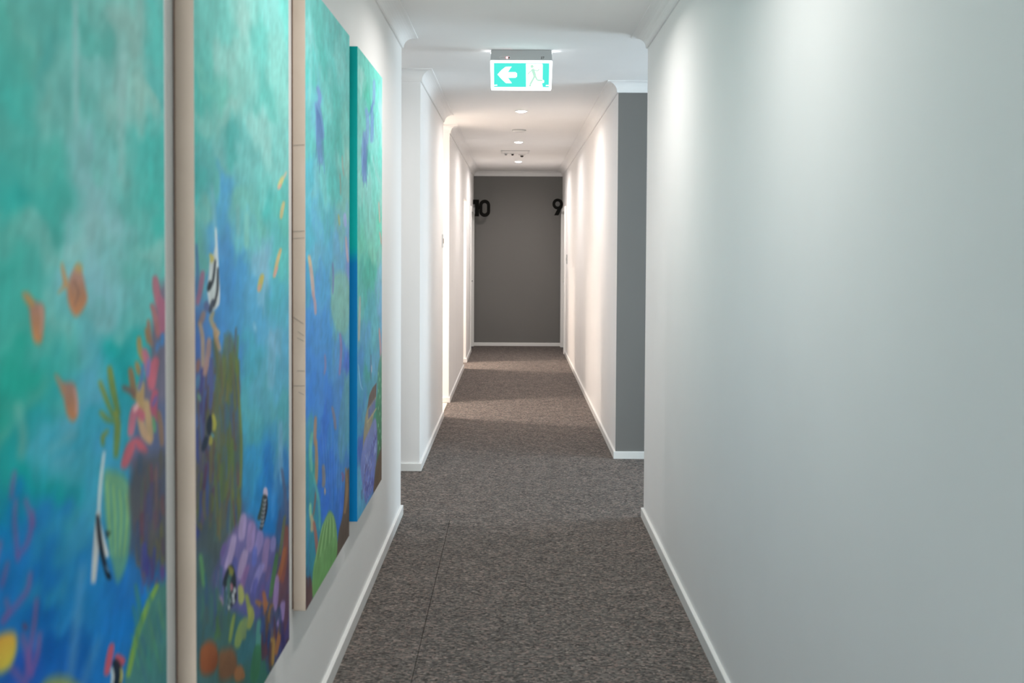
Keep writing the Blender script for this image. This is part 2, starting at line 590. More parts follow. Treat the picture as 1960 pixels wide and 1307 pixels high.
# housing: tapered ceiling box
bm = bmesh.new()
q = [(-.181, 0), (.181, 0), (.186, -.062), (-.186, -.062)]
plate_bm(q, 0, .085, bm)
bmesh.ops.bevel(bm, geom=bm.edges[:], offset=.003, segments=2, affect='EDGES', profile=.5)
from_bm('housing', bm, M['housing'], sign)
M['sign_white'] = glow_mat('sign_white', (.93, 1.0, 1.0), .8)
M['sign_green'] = glow_mat('sign_green', (.10, .95, .82), .31)
M['sign_pale'] = glow_mat('sign_pale', (.62, 1.0, .80), .30)
M['sign_slot'] = glow_mat('sign_side_slot', (.95, .97, 1.0), 5.0)
bm = bmesh.new()
plate_bm([(-.187, -.063), (.187, -.063), (.181, -.236), (-.181, -.236)], .004, .055, bm)
bmesh.ops.bevel(bm, geom=bm.edges[:], offset=.006, segments=3, affect='EDGES', profile=.5)
panel = from_bm('diffuser', bm, M['sign_white'], sign)
# face graphics, measured on the sign (crop units -> metres)
S = .374 / 1435.0


def sp(x, y):
    return ((x - 922.5) * S, -.063 - (y - 415) * S * .985)


def sign_plate(name, pts, y0, mt, parent):
    return from_bm(name, plate_bm([sp(*p) for p in pts], y0, .0045), mt, parent)


legend = sign_plate('green_legend', [(290, 478), (1565, 478), (1560, 1035), (295, 1035)], .0030, M['sign_green'], panel)
sign_plate('arrow', [(375, 745), (470, 640), (560, 568), (700, 562), (610, 690), (790, 690), (825, 720), (825, 790), (790, 820), (615, 822), (705, 945), (570, 945), (470, 850)], .0022, M['sign_white'], panel)
sign_plate('doorway', [(1030, 490), (1400, 490), (1415, 520), (1410, 860), (1450, 880), (1445, 930), (1400, 945), (1420, 1030), (1035, 1030)], .0022, M['sign_white'], panel)
bm = bmesh.new()


def limb(pts, w):
    for (x0, y0), (x1, y1) in zip(pts[:-1], pts[1:]):
        d = math.hypot(x1 - x0, y1 - y0)
        nx, ny = -(y1 - y0) / d * w, (x1 - x0) / d * w
        plate_bm([sp(x0 + nx, y0 + ny), sp(x1 + nx, y1 + ny), sp(x1 - nx, y1 - ny), sp(x0 - nx, y0 - ny)], .0014, .003, bm)


plate_bm([sp(1168 + 38 * math.cos(a * PI / 6), 555 + 38 * math.sin(a * PI / 6)) for a in range(12)], .0014, .003, bm)
limb([(1180, 610), (1235, 770)], 36)
limb([(1235, 770), (1185, 870), (1130, 970), (1125, 1020)], 22)
limb([(1240, 770), (1290, 875), (1410, 880)], 20)
limb([(1180, 640), (1110, 690), (1075, 740)], 13)
limb([(1200, 630), (1290, 660), (1340, 620)], 13)
from_bm('running_figure', bm, M['sign_pale'], panel)
for x in (300, 1490):
    sign_plate('maker_mark', [(x, 985), (x + 70, 980), (x + 70, 1005), (x, 1008)], .0022, M['sign_white'], panel)
for s in (-1, 1):
    bm = bmesh.new()
    xs = sorted((s * .178, s * .1838))
    add_box(bm, xs[0], xs[1], .028, .070, -.030, -.012)
    from_bm('side_slot', bm, M['sign_slot'], sign)
# indicator, number
bm = bmesh.new()
n = 24
out, inn = [], []
for i in range(n):
    a = 2 * PI * i / n
    cx = .024 if math.cos(a) > 0 else -.024
    out.append((-.097 + cx + .0085 * math.cos(a), -.048 + .0085 * math.sin(a)))
    inn.append((-.097 + cx + .0070 * math.cos(a), -.048 + .0070 * math.sin(a)))
ring_bm(out, inn, -.0015, .002, bm)
tag(from_bm('indicator_bezel', bm, M['plastic'], sign), 'rounded bezel around the red indicator')
bm = bmesh.new()
plate_bm([(-.086 + .0045 * math.cos(a * PI / 6), -.048 + .0045 * math.sin(a * PI / 6)) for a in range(12)], -.002, .002, bm)
tag(from_bm('indicator_led', bm, glow_mat('red_led', (1.0, .16, .18), 9.0), sign), 'small glowing red indicator')
bm = bmesh.new()
plate_bm([(-.074 + .0042 * math.cos(a * PI / 6), -.048 + .0042 * math.sin(a * PI / 6)) for a in range(12)], -.0015, .002, bm)
tag(from_bm('test_button', bm, M['darkplastic'], sign), 'small dark test button')
bm = bmesh.new()


def bar(x0, z0, x1, z1, w, y0=-.001, y1=.002):
    d = math.hypot(x1 - x0, z1 - z0)
    nx, nz = -(z1 - z0) / d * w, (x1 - x0) / d * w
    plate_bm([(x0 + nx, z0 + nz), (x1 + nx, z1 + nz), (x1 - nx, z1 - nz), (x0 - nx, z0 - nz)], y0, y1, bm)


ox, oz, u = .118, -.0535, .0120
for a in ((0, .8, .3, 1), (.3, 1, .6, .75), (.6, .75, 0, 0), (0, 0, .65, 0), (.85, 1, 1.5, 1), (1.5, 1, 1.05, 0)):
    bar(ox + a[0] * u, oz + a[1] * u, ox + a[2] * u, oz + a[3] * u, .0014)
tag(from_bm('number_mark', bm, M['darkplastic'], sign), 'small dark number 27')

# ------------------------------------------------------------------ ceiling fittings
r = empty('smoke_alarm', (.038, 10.55, CEIL))
from_bm('base_plate', lathe_bm([(0, -.004), (.071, -.004), (.072, .001), (0, .001)], 32), M['greyplastic'], r, True)
from_bm('cover', lathe_bm([(0, -.022), (.04, -.021), (.06, -.015), (.066, -.004), (0, -.004)], 32), M['plastic'], r, True)
tag(r, 'flat round disc on the ceiling between the first two downlights', 'smoke alarm')

r = empty('ceiling_hatch', (0, 12.93, CEIL))
for x0, x1, y0, y1 in ((-.175, .175, -.2, -.18), (-.175, .175, .18, .2), (-.175, -.155, -.18, .18), (.155, .175, -.18, .18)):
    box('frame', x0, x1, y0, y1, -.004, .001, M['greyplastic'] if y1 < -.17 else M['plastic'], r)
box('hatch_panel', -.153, .153, -.178, .178, -.003, .001, M['ceiling'], r)
tag(r, 'square access hatch in the ceiling before the farthest downlight', 'ceiling hatch')


def detector(x, y, rad, label, ins):
    r = empty('ceiling_detector', (x, y, CEIL - .004))
    from_bm('base', lathe_bm([(0, -.010), (rad * .85, -.010), (rad, -.003), (rad, .004), (0, .004)], 24), M['plastic'], r, True)
    from_bm('sensing_head', lathe_bm([(0, -.030), (rad * .35, -.028), (rad * .5, -.010), (0, -.010)], 24), ins, r, True)
    return tag(r, label, 'detector', 'small detectors below the ceiling hatch')


detector(-.033, 13.06, .034, 'small dark-nosed detector in the middle of the ceiling hatch', M['darkplastic'])
detector(.085, 13.28, .045, 'flat dark-nosed detector just behind the ceiling hatch', M['darkplastic'])
detector(-.115, 13.03, .036, 'pale detector at the left edge of the ceiling hatch', M['greyplastic'])

# ------------------------------------------------------------------ wall fittings
def switch_plate(sgn, xw, y, z, w, h, label):
    r = empty('light_switch', (xw, y, z))
    xs = sorted((.0005 * sgn, -.010 * sgn))
    box('cover_plate', xs[0], xs[1], -w / 2, w / 2, -h / 2, h / 2, M['greyplastic'] if sgn > 0 else M['plastic'], r, bevel=.002)
    xs = sorted((-.0095 * sgn, -.014 * sgn))
    box('rocker', xs[0], xs[1], -.012, .012, -.022, .022, M['steel'] if sgn > 0 else M['darkplastic'], r, bevel=.001)
    return tag(r, label, 'light switch')


switch_plate(1, XR, 14.62, 1.365, .085, .13, 'grey switch plate on the right wall before door nine')
switch_plate(-1, XL, 9.19, 1.573, .075, .115, 'small white switch plate on the left wall at the first lit opening')


# ------------------------------------------------------------------ door numbers
def stadium(cx, cz, w, h, n=40):
    r = w / 2
    pts = []
    for i in range(n):
        a = 2 * PI * i / n
        off = (h / 2 - r) * (1 if math.sin(a) >= 0 else -1)
        pts.append((cx + r * math.cos(a), cz + off + r * math.sin(a)))
    return pts


NY = 15.93
ten = empty('door_number', (XL, NY, 2.12))
tag(ten, 'large black number 10 standing out from the left wall', 'sign', 'black door numbers')
from_bm('digit', plate_bm([(.002, .130), (.092, .130), (.092, -.122), (.030, -.122), (.030, .062), (.002, .062)], 0, .02), M['black'], ten)
tag(from_bm('digit', ring_bm(stadium(.178, 0, .168, .262), stadium(.178, 0, .070, .158), 0, .02), M['black'], ten), 'rounded digit zero')
box('joining_bar', .088, .104, .002, .018, -.012, .024, M['black'], ten)
box('bracket', .0005, .034, .004, .024, -.085, .012, M['greyplastic'], ten)
nine = empty('door_number', (XR, NY, 2.145))
tag(nine, 'large black number 9 standing out from the right wall', 'sign', 'black door numbers')
bm = bmesh.new()
c9 = (-.083, .046)
ring_bm(stadium(c9[0], c9[1], .160, .164), stadium(c9[0], c9[1], .074, .078), 0, .02, bm)
plate_bm([(-.004, .046), (-.010, .004), (-.070, -.126), (-.136, -.126), (-.088, -.034), (-.060, -.014)], .0002, .0198, bm)
from_bm('digit', bm, M['black'], nine)
box('bracket', -.022, -.0005, .004, .024, -.085, -.022, M['greyplastic'], nine)

# ------------------------------------------------------------------ the four canvases
FACE, BACKX = -.598, -.6335
CZ0, CZ1 = .460, 2.270
rng = np.random.default_rng(11)


def on_canvas(px, py):
    """point of the canvas plane measured at (px, py): distance along the corridor, height"""
    d = view_ray(px, py)
    t = FACE / d.x
    return (t * d.y, EYE + t * d.z)


def np_lin(c):
    c = np.asarray(c, float) / 255.0
    return np.where(c <= .04045, c / 12.92, ((c + .055) / 1.055) ** 2.4)


def value_noise(Y, Z, sy, sz, seed):
    """smooth random field with cells sy by sz metres"""
    r = np.random.default_rng(seed)
    lat = r.random((96, 96))
    a, b = Y / sy + 40, Z / sz + 40
    i, j = np.floor(a).astype(int), np.floor(b).astype(int)
    fa, fb = a - i, b - j
    fa, fb = fa * fa * (3 - 2 * fa), fb * fb * (3 - 2 * fb)
    g = lambda p, q: lat[p % 96, q % 96]
    return (g(i, j) * (1 - fa) + g(i + 1, j) * fa) * (1 - fb) + (g(i, j + 1) * (1 - fa) + g(i + 1, j + 1) * fa) * fb


class Canvas:
    def __init__(self, y0, y1, nu, nv, seed):
        self.y0, self.y1 = y0, y1
        self.nu, self.nv = nu, nv
        self.Y, self.Z = np.meshgrid(np.linspace(y0, y1, nu), np.linspace(CZ0, CZ1, nv))
        self.seed = seed
        self.C = np.zeros((nv, nu, 3))

    def wash(self, samples):
        """underpainting: colours taken at measured places, blended with ragged brushy borders"""
        Y, Z, s = self.Y, self.Z, self.seed
        Yw = Y + (value_noise(Y, Z, .14, .09, s) - .5) * .14 + (value_noise(Y, Z, .05, .035, s + 1) - .5) * .06
        Zw = Z + (value_noise(Y, Z, .10, .08, s + 2) - .5) * .09 + (value_noise(Y, Z, .035, .025, s + 3) - .5) * .04
        num, den = np.zeros_like(self.C), np.zeros_like(Y)
        for px, py, r, g, b in samples:
            cy, cz = on_canvas(px, py)
            w = 1.0 / (((Yw - cy) / 1.7) ** 2 + (Zw - cz) ** 2 + .0006) ** 1.9
            num += w[..., None] * np.array((r, g, b), float)
            den += w
        self.C = num / den[..., None]

    def poly(self, pts, color, feather=.004, alpha=1.0, smooth=True, grad=None):
        """closed painted shape; pts measured on the photograph; grad = colour at the lower end"""
        if smooth:
            P = np.array(pts, float)
            n = len(P)
            q = []
            for i in range(n):
                p0, p1, p2, p3 = P[i - 1], P[i], P[(i + 1) % n], P[(i + 2) % n]
                for t in (0, .25, .5, .75):
                    q.append(.5 * (2 * p1 + (p2 - p0) * t + (2 * p0 - 5 * p1 + 4 * p2 - p3) * t * t + (3 * p1 - p0 - 3 * p2 + p3) * t ** 3))
            pts = q
        K = np.array([on_canvas(*p) for p in pts])
        f3 = feather * 2.5
        ui = np.searchsorted(self.Y[0], [K[:, 0].min() - f3, K[:, 0].max() + f3])
        vi = np.searchsorted(self.Z[:, 0], [K[:, 1].min() - f3, K[:, 1].max() + f3])
        sl = (slice(vi[0], vi[1]), slice(ui[0], ui[1]))
        Y, Z = self.Y[sl], self.Z[sl]
        if Y.size == 0: return
        inside = np.zeros(Y.shape, bool)
        d2 = np.full(Y.shape, 1e9)
        for (ay, az), (by, bz) in zip(K, np.roll(K, -1, 0)):
            ey, ez = by - ay, bz - az
            L2 = ey * ey + ez * ez + 1e-12
            t = np.clip(((Y - ay) * ey + (Z - az) * ez) / L2, 0, 1)
            d2 = np.minimum(d2, (Y - ay - t * ey) ** 2 + (Z - az - t * ez) ** 2)
            cr = ((az > Z) != (bz > Z)) & (Y < (by - ay) * (Z - az) / (bz - az + 1e-12) + ay)
            inside ^= cr
        sd = np.where(inside, 1, -1) * np.sqrt(d2)
        a = np.clip(.5 + sd / (2 * feather), 0, 1) * alpha
        col = np.array(color, float) * .88 + np.mean(color) * .12
        if grad is not None:
            t = np.clip((K[:, 1].max() - Z) / (np.ptp(K[:, 1]) + 1e-9), 0, 1)[..., None]
            col = col * (1 - t) + np.array(grad, float) * t
        self.C[sl] = self.C[sl] * (1 - a[..., None]) + col * a[..., None]

    def stroke(self, pts, w, color, alpha=1.0, feather=.003, grad=None, taper=.78):
        """brush stroke along measured points, w = half width across"""
        P = np.array(pts, float)
        n = len(P)
        d = np.gradient(P, axis=0)
        d /= np.linalg.norm(d, axis=1)[:, None] + 1e-9
        t = np.linspace(-1, 1, n)
        ww = w * (1 - (1 - taper) * np.abs(t) ** 2)
        nrm = np.stack([-d[:, 1], d[:, 0]], 1) * ww[:, None]
        a, b = P + nrm, P - nrm
        ring = [P[0] - d[0] * w * .8] + list(a) + [P[-1] + d[-1] * w * .8] + list(b[::-1])
        self.poly(ring, color, feather, alpha, True, grad)

    def scatter(self, box4, n, length, w, colors, alpha=.7, lean=0, seed=0):
        """many small upright strokes inside a measured quadrilateral region"""
        r = np.random.default_rng(seed + self.seed)
        x0, y0, x1, y1 = box4
        for _ in range(n):
            x, y = r.uniform(x0, x1), r.uniform(y0, y1)
            l = length * r.uniform(.5, 1.4)
            dx = lean * l + r.normal(0, .12) * l * .4
            c = np.array(colors[r.integers(len(colors))]) + r.normal(0, 7, 3)
            self.stroke([(x, y), (x + dx * .5 + r.normal(0, 1), y - l * .5), (x + dx, y - l)], w * r.uniform(.6, 1.4), c, min(1, alpha * 1.35), .004)

    def finish(self, gain):
        """streaks of the brush, then the colour of the paint itself"""
        Y, Z, s = self.Y, self.Z, self.seed + 50
        k = (value_noise(Y + .3 * Z, Z, .05, .04, s) - .5) * .09 + (value_noise(Y, Z - .3 * Y, .02, .014, s + 1) - .5) * .06 + (value_noise(Y - .2 * Z, Z, .014, .05, s + 2) - .5) * .05
        c = np.clip(self.C * (1 + k[..., None]), 0, 255)
        return np.clip((np_lin(c) - np.array((.010, .003, .002))) * gain, .002, .92)


def canvas_paint_mat(name, rough=.5):
    mt, N, L, b = base_mat(name, (.5, .5, .5), rough, .10)
    at = N.new('ShaderNodeAttribute')
    at.attribute_name = 'paint'
    L.new(at.outputs['Color'], b.inputs['Base Color'])
    tc = N.new('ShaderNodeTexCoord')
    mp = N.new('ShaderNodeMapping')
    mp.inputs['Scale'].default_value = (1, 1, .25)
    L.new(tc.outputs['Object'], mp.inputs['Vector'])
    n1 = noise_node(N, L, 160, 4, mp.outputs[0], .4)
    bp = N.new('ShaderNodeBump')
    bp.inputs['Strength'].default_value = .10
    bp.inputs['Distance'].default_value = .002
    L.new(n1.outputs['Fac'], bp.inputs['Height'])
    L.new(bp.outputs['Normal'], b.inputs['Normal'])
    return mt


M['paint'] = canvas_paint_mat('oil_paint')


def grid_mesh(name, V, nu, nv, cols):
    me = bpy.data.meshes.new(name)
    idx = np.arange(nu * nv).reshape(nv, nu)
    q = np.stack([idx[:-1, :-1], idx[:-1, 1:], idx[1:, 1:], idx[1:, :-1]], -1).reshape(-1, 4)
    me.vertices.add(nu * nv)
    me.vertices.foreach_set('co', V.astype(np.float32).ravel())
    me.loops.add(q.size)
    me.loops.foreach_set('vertex_index', q.astype(np.int32).ravel())
    me.polygons.add(len(q))
    me.polygons.foreach_set('loop_start', np.arange(0, q.size, 4, dtype=np.int32))
    me.update(calc_edges=True)
    ca = me.color_attributes.new('paint', 'FLOAT_COLOR', 'POINT')
    rgba = np.ones((nu * nv, 4), np.float32)
    rgba[:, :3] = cols.reshape(-1, 3)
    ca.data.foreach_set('color', rgba.ravel())
    return me


def hang(cv, gain, label, edge_paint=None):
    """canvas on stretcher bars, hung on the left wall"""
    yc = (cv.y0 + cv.y1) / 2
    r = empty('canvas_painting', (XL, yc, CZ0))
    cols = cv.finish(gain)
    V = np.stack([np.full(cv.Y.shape, FACE - XL), cv.Y - yc, cv.Z - CZ0], -1)
    link('painted_face', grid_mesh('painted_face', V.reshape(-1, 3), cv.nu, cv.nv, cols), M['paint'], r)
    a, b, H = cv.y0 - yc, cv.y1 - yc, CZ1 - CZ0
    x0, x1 = BACKX - XL, FACE - XL
    if edge_paint is None:
        bm = bmesh.new()
        n = 40
        jit = [random.uniform(-.0012, .0012) for _ in range(n + 1)]
        for yy, s in ((a, 1), (b, -1)):
            row = [[bm.verts.new((x, yy + jit[k] * (x == x1) * 0, H * k / n)) for x in (x0, x1)] for k in range(n + 1)]
            for k in range(n): bm.faces.new((row[k][0], row[k][1], row[k + 1][1], row[k + 1][0]))
        for zz in (0, H):
            bm.faces.new([bm.verts.new(p) for p in ((x0, a, zz), (x1, a, zz), (x1, b, zz), (x0, b, zz))])
        bm.faces.new([bm.verts.new(p) for p in ((x0, a, 0), (x0, b, 0), (x0, b, H), (x0, a, H))])
        tag(from_bm('canvas_edge', bm, M['linen'], r), 'unpainted beige canvas edge')
        # folded corners of the wrapped canvas
        for zz in (.004, H - .03):
            box('folded_corner', x0 + .002, x1 - .001, a - .002, a, zz, zz + .026, M['linen'], r, bevel=.0008)
    else:
        n = 120
        zs = np.linspace(0, H, n)
        for yy in (a, b):
            V = np.array([[(x0, yy, z), (x1, yy, z)] for z in zs]).reshape(-1, 3)
            c = np.array([[edge_paint(z), edge_paint(z)] for z in zs]).reshape(-1, 3)
            tag(link('canvas_edge', grid_mesh('canvas_edge', V, 2, n, c), M['paint'], r), 'canvas edge painted teal above and blue below')
        for zz in (0, H):
            bm = bmesh.new()
            bm.faces.new([bm.verts.new(p) for p in ((x0, a, zz), (x1, a, zz), (x1, b, zz), (x0, b, zz))])
            from_bm('canvas_fold', bm, M['linen'], r)
    for nm, p0, p1, q0, q1 in (('stretcher_bar', a + .004, a + .044, .004, H - .004), ('stretcher_bar', b - .044, b - .004, .004, H - .004),
                               ('stretcher_bar', a + .044, b - .044, .004, .044), ('stretcher_bar', a + .044, b - .044, H - .044, H - .004)):
        box(nm, .0005, x0 + .003, p0, p1, q0, q1, M['wood'], r)
    return tag(r, label, 'painting', 'underwater canvases on the left wall')


NV = 520
# ---- first canvas (nearest, cut by the frame)
c1 = Canvas(1.020, 1.786, 250, NV, 100)
c1.wash([(-60, -60, 84, 166, 150), (200, -80, 110, 170, 158), (10, 30, 84, 166, 150), (60, 30, 104, 170, 155), (95, 80, 75, 155, 147), (120, 60, 92, 165, 152), (165, 70, 84, 160, 148),
         (240, 60, 128, 165, 155), (300, 60, 80, 165, 155), (10, 140, 70, 163, 150), (100, 170, 115, 172, 160), (190, 150, 112, 168, 160), (235, 150, 130, 170, 162),
         (270, 160, 132, 172, 160), (308, 160, 85, 165, 158), (190, 220, 95, 162, 152), (20, 230, 85, 165, 152), (30, 310, 68, 160, 148), (140, 260, 110, 170, 160),
         (230, 230, 130, 172, 162), (300, 290, 66, 158, 148), (40, 390, 40, 155, 145), (85, 300, 80, 165, 150), (90, 390, 65, 155, 142), (165, 340, 128, 172, 170),
         (185, 410, 132, 175, 175), (250, 360, 90, 160, 150), (300, 390, 60, 160, 148), (30, 440, 100, 170, 155), (60, 470, 110, 170, 158), (10, 510, 60, 160, 145),
         (20, 600, 65, 160, 145), (60, 560, 75, 162, 150), (100, 500, 112, 168, 158), (165, 440, 135, 178, 172), (170, 560, 125, 170, 175), (200, 520, 120, 170, 168),
         (240, 520, 95, 162, 152), (280, 480, 120, 170, 160), (300, 440, 60, 160, 148), (190, 640, 118, 165, 165), (110, 660, 115, 168, 158), (70, 700, 90, 160, 148),
         (20, 650, 70, 158, 142), (15, 720, 40, 150, 130), (30, 760, 30, 145, 125), (60, 740, 50, 150, 140), (120, 700, 75, 160, 150), (150, 690, 95, 160, 165),
         (250, 640, 100, 165, 158), (230, 690, 25, 145, 140), (240, 720, 25, 142, 145), (170, 760, 88, 150, 170), (10, 850, 40, 140, 115), (40, 820, 80, 155, 140),
         (70, 850, 30, 145, 140), (95, 830, 40, 140, 145), (120, 850, 80, 150, 165), (160, 830, 60, 145, 165), (200, 790, 40, 135, 150), (180, 880, 65, 140, 170),
         (20, 930, 30, 120, 140), (70, 900, 15, 145, 130), (75, 930, 15, 140, 125), (110, 900, 60, 145, 150), (130, 890, 75, 150, 165), (100, 960, 30, 130, 135),
         (150, 960, 65, 140, 165), (10, 990, 25, 110, 165), (45, 950, 25, 95, 165), (60, 1010, 40, 105, 165), (110, 1010, 60, 140, 155), (150, 1010, 60, 135, 165),
         (100, 1060, 45, 125, 160), (170, 1080, 35, 115, 170), (20, 1080, 35, 110, 170), (60, 1100, 30, 100, 160), (100, 1130, 20, 85, 150), (150, 1150, 45, 120, 170),
         (200, 1150, 35, 110, 170), (230, 1110, 35, 100, 165), (240, 1180, 30, 105, 170), (100, 1230, 20, 75, 140), (60, 1200, 40, 100, 165), (130, 1240, 25, 85, 150),
         (200, 1240, 35, 105, 170), (20, 1300, 40, 75, 150), (120, 1300, 35, 90, 160), (180, 1300, 40, 110, 170), (-150, 500, 60, 160, 145), (-150, 900, 30, 125, 140),
         (-150, 1200, 35, 100, 165), (100, 1500, 30, 85, 150), (280, 1000, 70, 80, 100)])
S1 = c1.stroke
S1([(144, 10), (145, 100), (145, 190), (147, 235)], 6, (134, 174, 166), .75, .008)
S1([(150, 250), (150, 330), (172, 420), (172, 500)], 17, (134, 175, 175), .45, .02)
S1([(236, 110), (232, 200), (232, 330)], 8, (136, 172, 164), .55, .01)
S1([(265, 130), (268, 190), (270, 260)], 9, (136, 173, 160), .45, .01)
S1([(35, 780), (44, 830), (40, 870)], 8, (112, 168, 150), .6, .01)
S1([(100, 860), (120, 845), (140, 830)], 7, (105, 165, 170), .55, .01)
S1([(108, 885), (125, 880), (138, 872)], 6, (100, 160, 172), .5, .01)
S1([(158, 1090), (148, 1180), (135, 1290)], 9, (85, 140, 180), .5, .012)
S1([(187, 1230), (165, 1290), (150, 1350)], 8, (70, 130, 178), .5, .012)
# orange fish
c1.poly([(129, 548), (138, 520), (148, 508), (157, 520), (163, 548), (167, 572), (158, 594), (146, 605), (137, 596), (130, 575)], (160, 118, 108), .005, 1, True, (180, 118, 78))
c1.poly([(143, 516), (145, 507), (152, 504), (158, 512), (154, 522)], (182, 145, 78), .005, .8)
c1.poly([(112, 560), (121, 543), (117, 512), (120, 506), (130, 540), (131, 550), (122, 552)], (186, 132, 80), .005)
S1([(143, 540), (150, 560), (142, 585)], 2.2, (128, 88, 74), .6)
S1([(133, 555), (136, 575), (143, 595)], 2.5, (190, 122, 84), .7)
c1.poly([(57, 582), (72, 578), (84, 586), (85, 612), (81, 648), (75, 657), (65, 652), (59, 620)], (158, 112, 98), .005, 1, True, (186, 124, 78))
c1.poly([(43, 562), (55, 562), (66, 580), (60, 588), (51, 580)], (180, 128, 74), .005)
S1([(78, 588), (81, 610), (78, 640)], 3, (178, 132, 118), .7)
c1.poly([(119, 738), (132, 731), (144, 738), (149, 775), (148, 797), (139, 806), (129, 795), (123, 768)], (150, 110, 98), .005, 1, True, (172, 112, 74))
c1.poly([(105, 718), (113, 722), (126, 742), (120, 756), (112, 738)], (168, 118, 86), .005, .9)
S1([(143, 745), (147, 770), (146, 790)], 3, (182, 132, 124), .7)
# coral tower
c1.poly([(286, 700), (290, 640), (300, 560), (308, 545), (340, 560), (340, 900), (250, 900), (262, 820), (262, 760)], (110, 82, 102), .012, .85)
c1.poly([(260, 800), (255, 870), (340, 900), (340, 790), (300, 770)], (80, 92, 130), .012, .7)
for pts, w, c in (([(297, 533), (300, 560), (306, 590)], 7, (168, 92, 104)), ([(308, 575), (312, 600), (308, 635)], 9, (160, 86, 108)), ([(291, 585), (297, 605), (302, 640)], 5, (158, 92, 92)),
                  ([(284, 615), (286, 640), (290, 660)], 4, (150, 104, 84)), ([(280, 630), (284, 655)], 4, (148, 108, 72)), ([(266, 648), (268, 670), (274, 690)], 5, (158, 122, 66)),
                  ([(277, 672), (283, 700), (287, 725)], 7, (182, 92, 108)), ([(298, 690), (292, 715), (290, 740)], 9, (178, 84, 98)), ([(262, 695), (266, 715)], 5, (150, 112, 62)),
                  ([(250, 708), (254, 735), (258, 760)], 6, (140, 98, 62)), ([(238, 742), (250, 748), (258, 755)], 6, (118, 84, 74)), ([(270, 735), (268, 765), (272, 790)], 8, (172, 134, 84)),
                  ([(280, 770), (284, 800), (288, 840)], 7, (178, 140, 96)), ([(268, 800), (276, 830), (286, 845)], 7, (186, 142, 104)), ([(258, 780), (254, 800), (250, 830)], 7, (190, 96, 112)),
                  ([(266, 785), (272, 800)], 8, (178, 84, 100)), ([(297, 750), (294, 780), (300, 800)], 7, (172, 76, 94)), ([(304, 790), (308, 820), (310, 850)], 5, (132, 98, 78)),
                  ([(294, 800), (296, 825)], 3, (90, 150, 96)), ([(303, 655), (300, 670)], 4, (72, 110, 160)), ([(311, 640), (310, 660)], 4, (60, 112, 168)), ([(285, 690), (282, 720)], 4, (116, 100, 152)),
                  ([(299, 760), (293, 775)], 3, (96, 88, 150)), ([(262, 775), (258, 785)], 4, (212, 160, 160)), ([(274, 700), (270, 730), (266, 745)], 3, (84, 100, 150))):
    if len(pts) == 2: pts = [pts[0], ((pts[0][0] + pts[1][0]) / 2, (pts[0][1] + pts[1][1]) / 2), pts[1]]
    S1(pts, w, c, .92, .004)
S1([(238, 890), (252, 852), (262, 846), (276, 862)], 9, (182, 82, 92), .95, .005)
# finger coral
for pts, w in (([(210, 706), (216, 745), (226, 790)], 6), ([(192, 733), (204, 765), (216, 795)], 4.5), ([(194, 790), (205, 802), (216, 806)], 5), ([(205, 826), (197, 836), (197, 850)], 4), ([(221, 790), (225, 815), (222, 870)], 6)):
    S1(pts, w, (128, 132, 52), .92, .004, (96, 118, 62))
c1.poly([(200, 910), (216, 902), (240, 915), (252, 950), (250, 1010), (244, 1070), (225, 1114), (212, 1060), (203, 1000)], (112, 158, 108), .008, .92, True, (88, 140, 120))
for k in range(7):
    S1([(205 + k * 6, 925 + k * 4), (208 + k * 6, 985), (213 + k * 4, 1060)], 2.2, ((142, 176, 92), (84, 138, 122))[k % 2], .55)
c1.poly([(262, 880), (290, 868), (345, 880), (345, 1095), (310, 1080), (285, 1075), (262, 1030), (246, 955)], (78, 76, 84), .012, .95, True, (88, 80, 76))
c1.scatter((262, 900, 316, 1100), 46, 60, 3.5, [(96, 84, 66), (66, 76, 92), (104, 72, 74), (72, 66, 92), (84, 92, 74)], .55, 0, 1)
c1.scatter((268, 1080, 316, 1140), 14, 45, 3.5, [(66, 66, 128), (58, 84, 140), (88, 70, 110)], .6, 0, 2)
# black and white trailing fish
S1([(199, 868), (192, 930), (189, 990), (192, 1030)], 3.2, (190, 192, 190), .9)
S1([(188, 985), (184, 1045), (179, 1110)], 5.5, (186, 178, 172), .95)
S1([(190, 1005), (196, 1035), (204, 1062)], 5, (206, 204, 198), .95)
S1([(187, 990), (191, 1030), (198, 1070), (207, 1102)], 4.5, (34, 30, 38), .95)
S1([(204, 1018), (206, 1026), (209, 1020)], 3, (40, 38, 40), .9)
S1([(202, 1085), (206, 1098), (210, 1106)], 4.5, (28, 26, 34), .95)
S1([(203, 1084), (206, 1090), (208, 1094)], 2, (96, 150, 190), .8)
# green dome bottom right
c1.poly([(322, 1112), (304, 1118), (284, 1150), (262, 1210), (244, 1270), (236, 1330), (236, 1450), (345, 1450), (345, 1112)], (72, 118, 104), .01, .96, True, (62, 108, 112))
S1([(300, 1122), (280, 1165), (260, 1225), (246, 1290)], 5, (128, 164, 60), .85)
c1.scatter((262, 1180, 316, 1320), 24, 50, 3, [(84, 130, 92), (62, 104, 116), (70, 122, 100), (62, 114, 110)], .35, -.2, 3)
# red and black tuft
for pts, w, c in (([(214, 1236), (209, 1262), (204, 1288)], 6, (196, 76, 88)), ([(226, 1258), (231, 1264), (228, 1272)], 9, (194, 72, 82)), ([(222, 1268), (226, 1290), (224, 1320)], 9, (36, 34, 44)), ([(214, 1280), (216, 1295), (214, 1310)], 3, (190, 190, 184)), ([(232, 1280), (233, 1292), (231, 1306)], 2.5, (190, 180, 90))):
    S1(pts, w, c, .93)
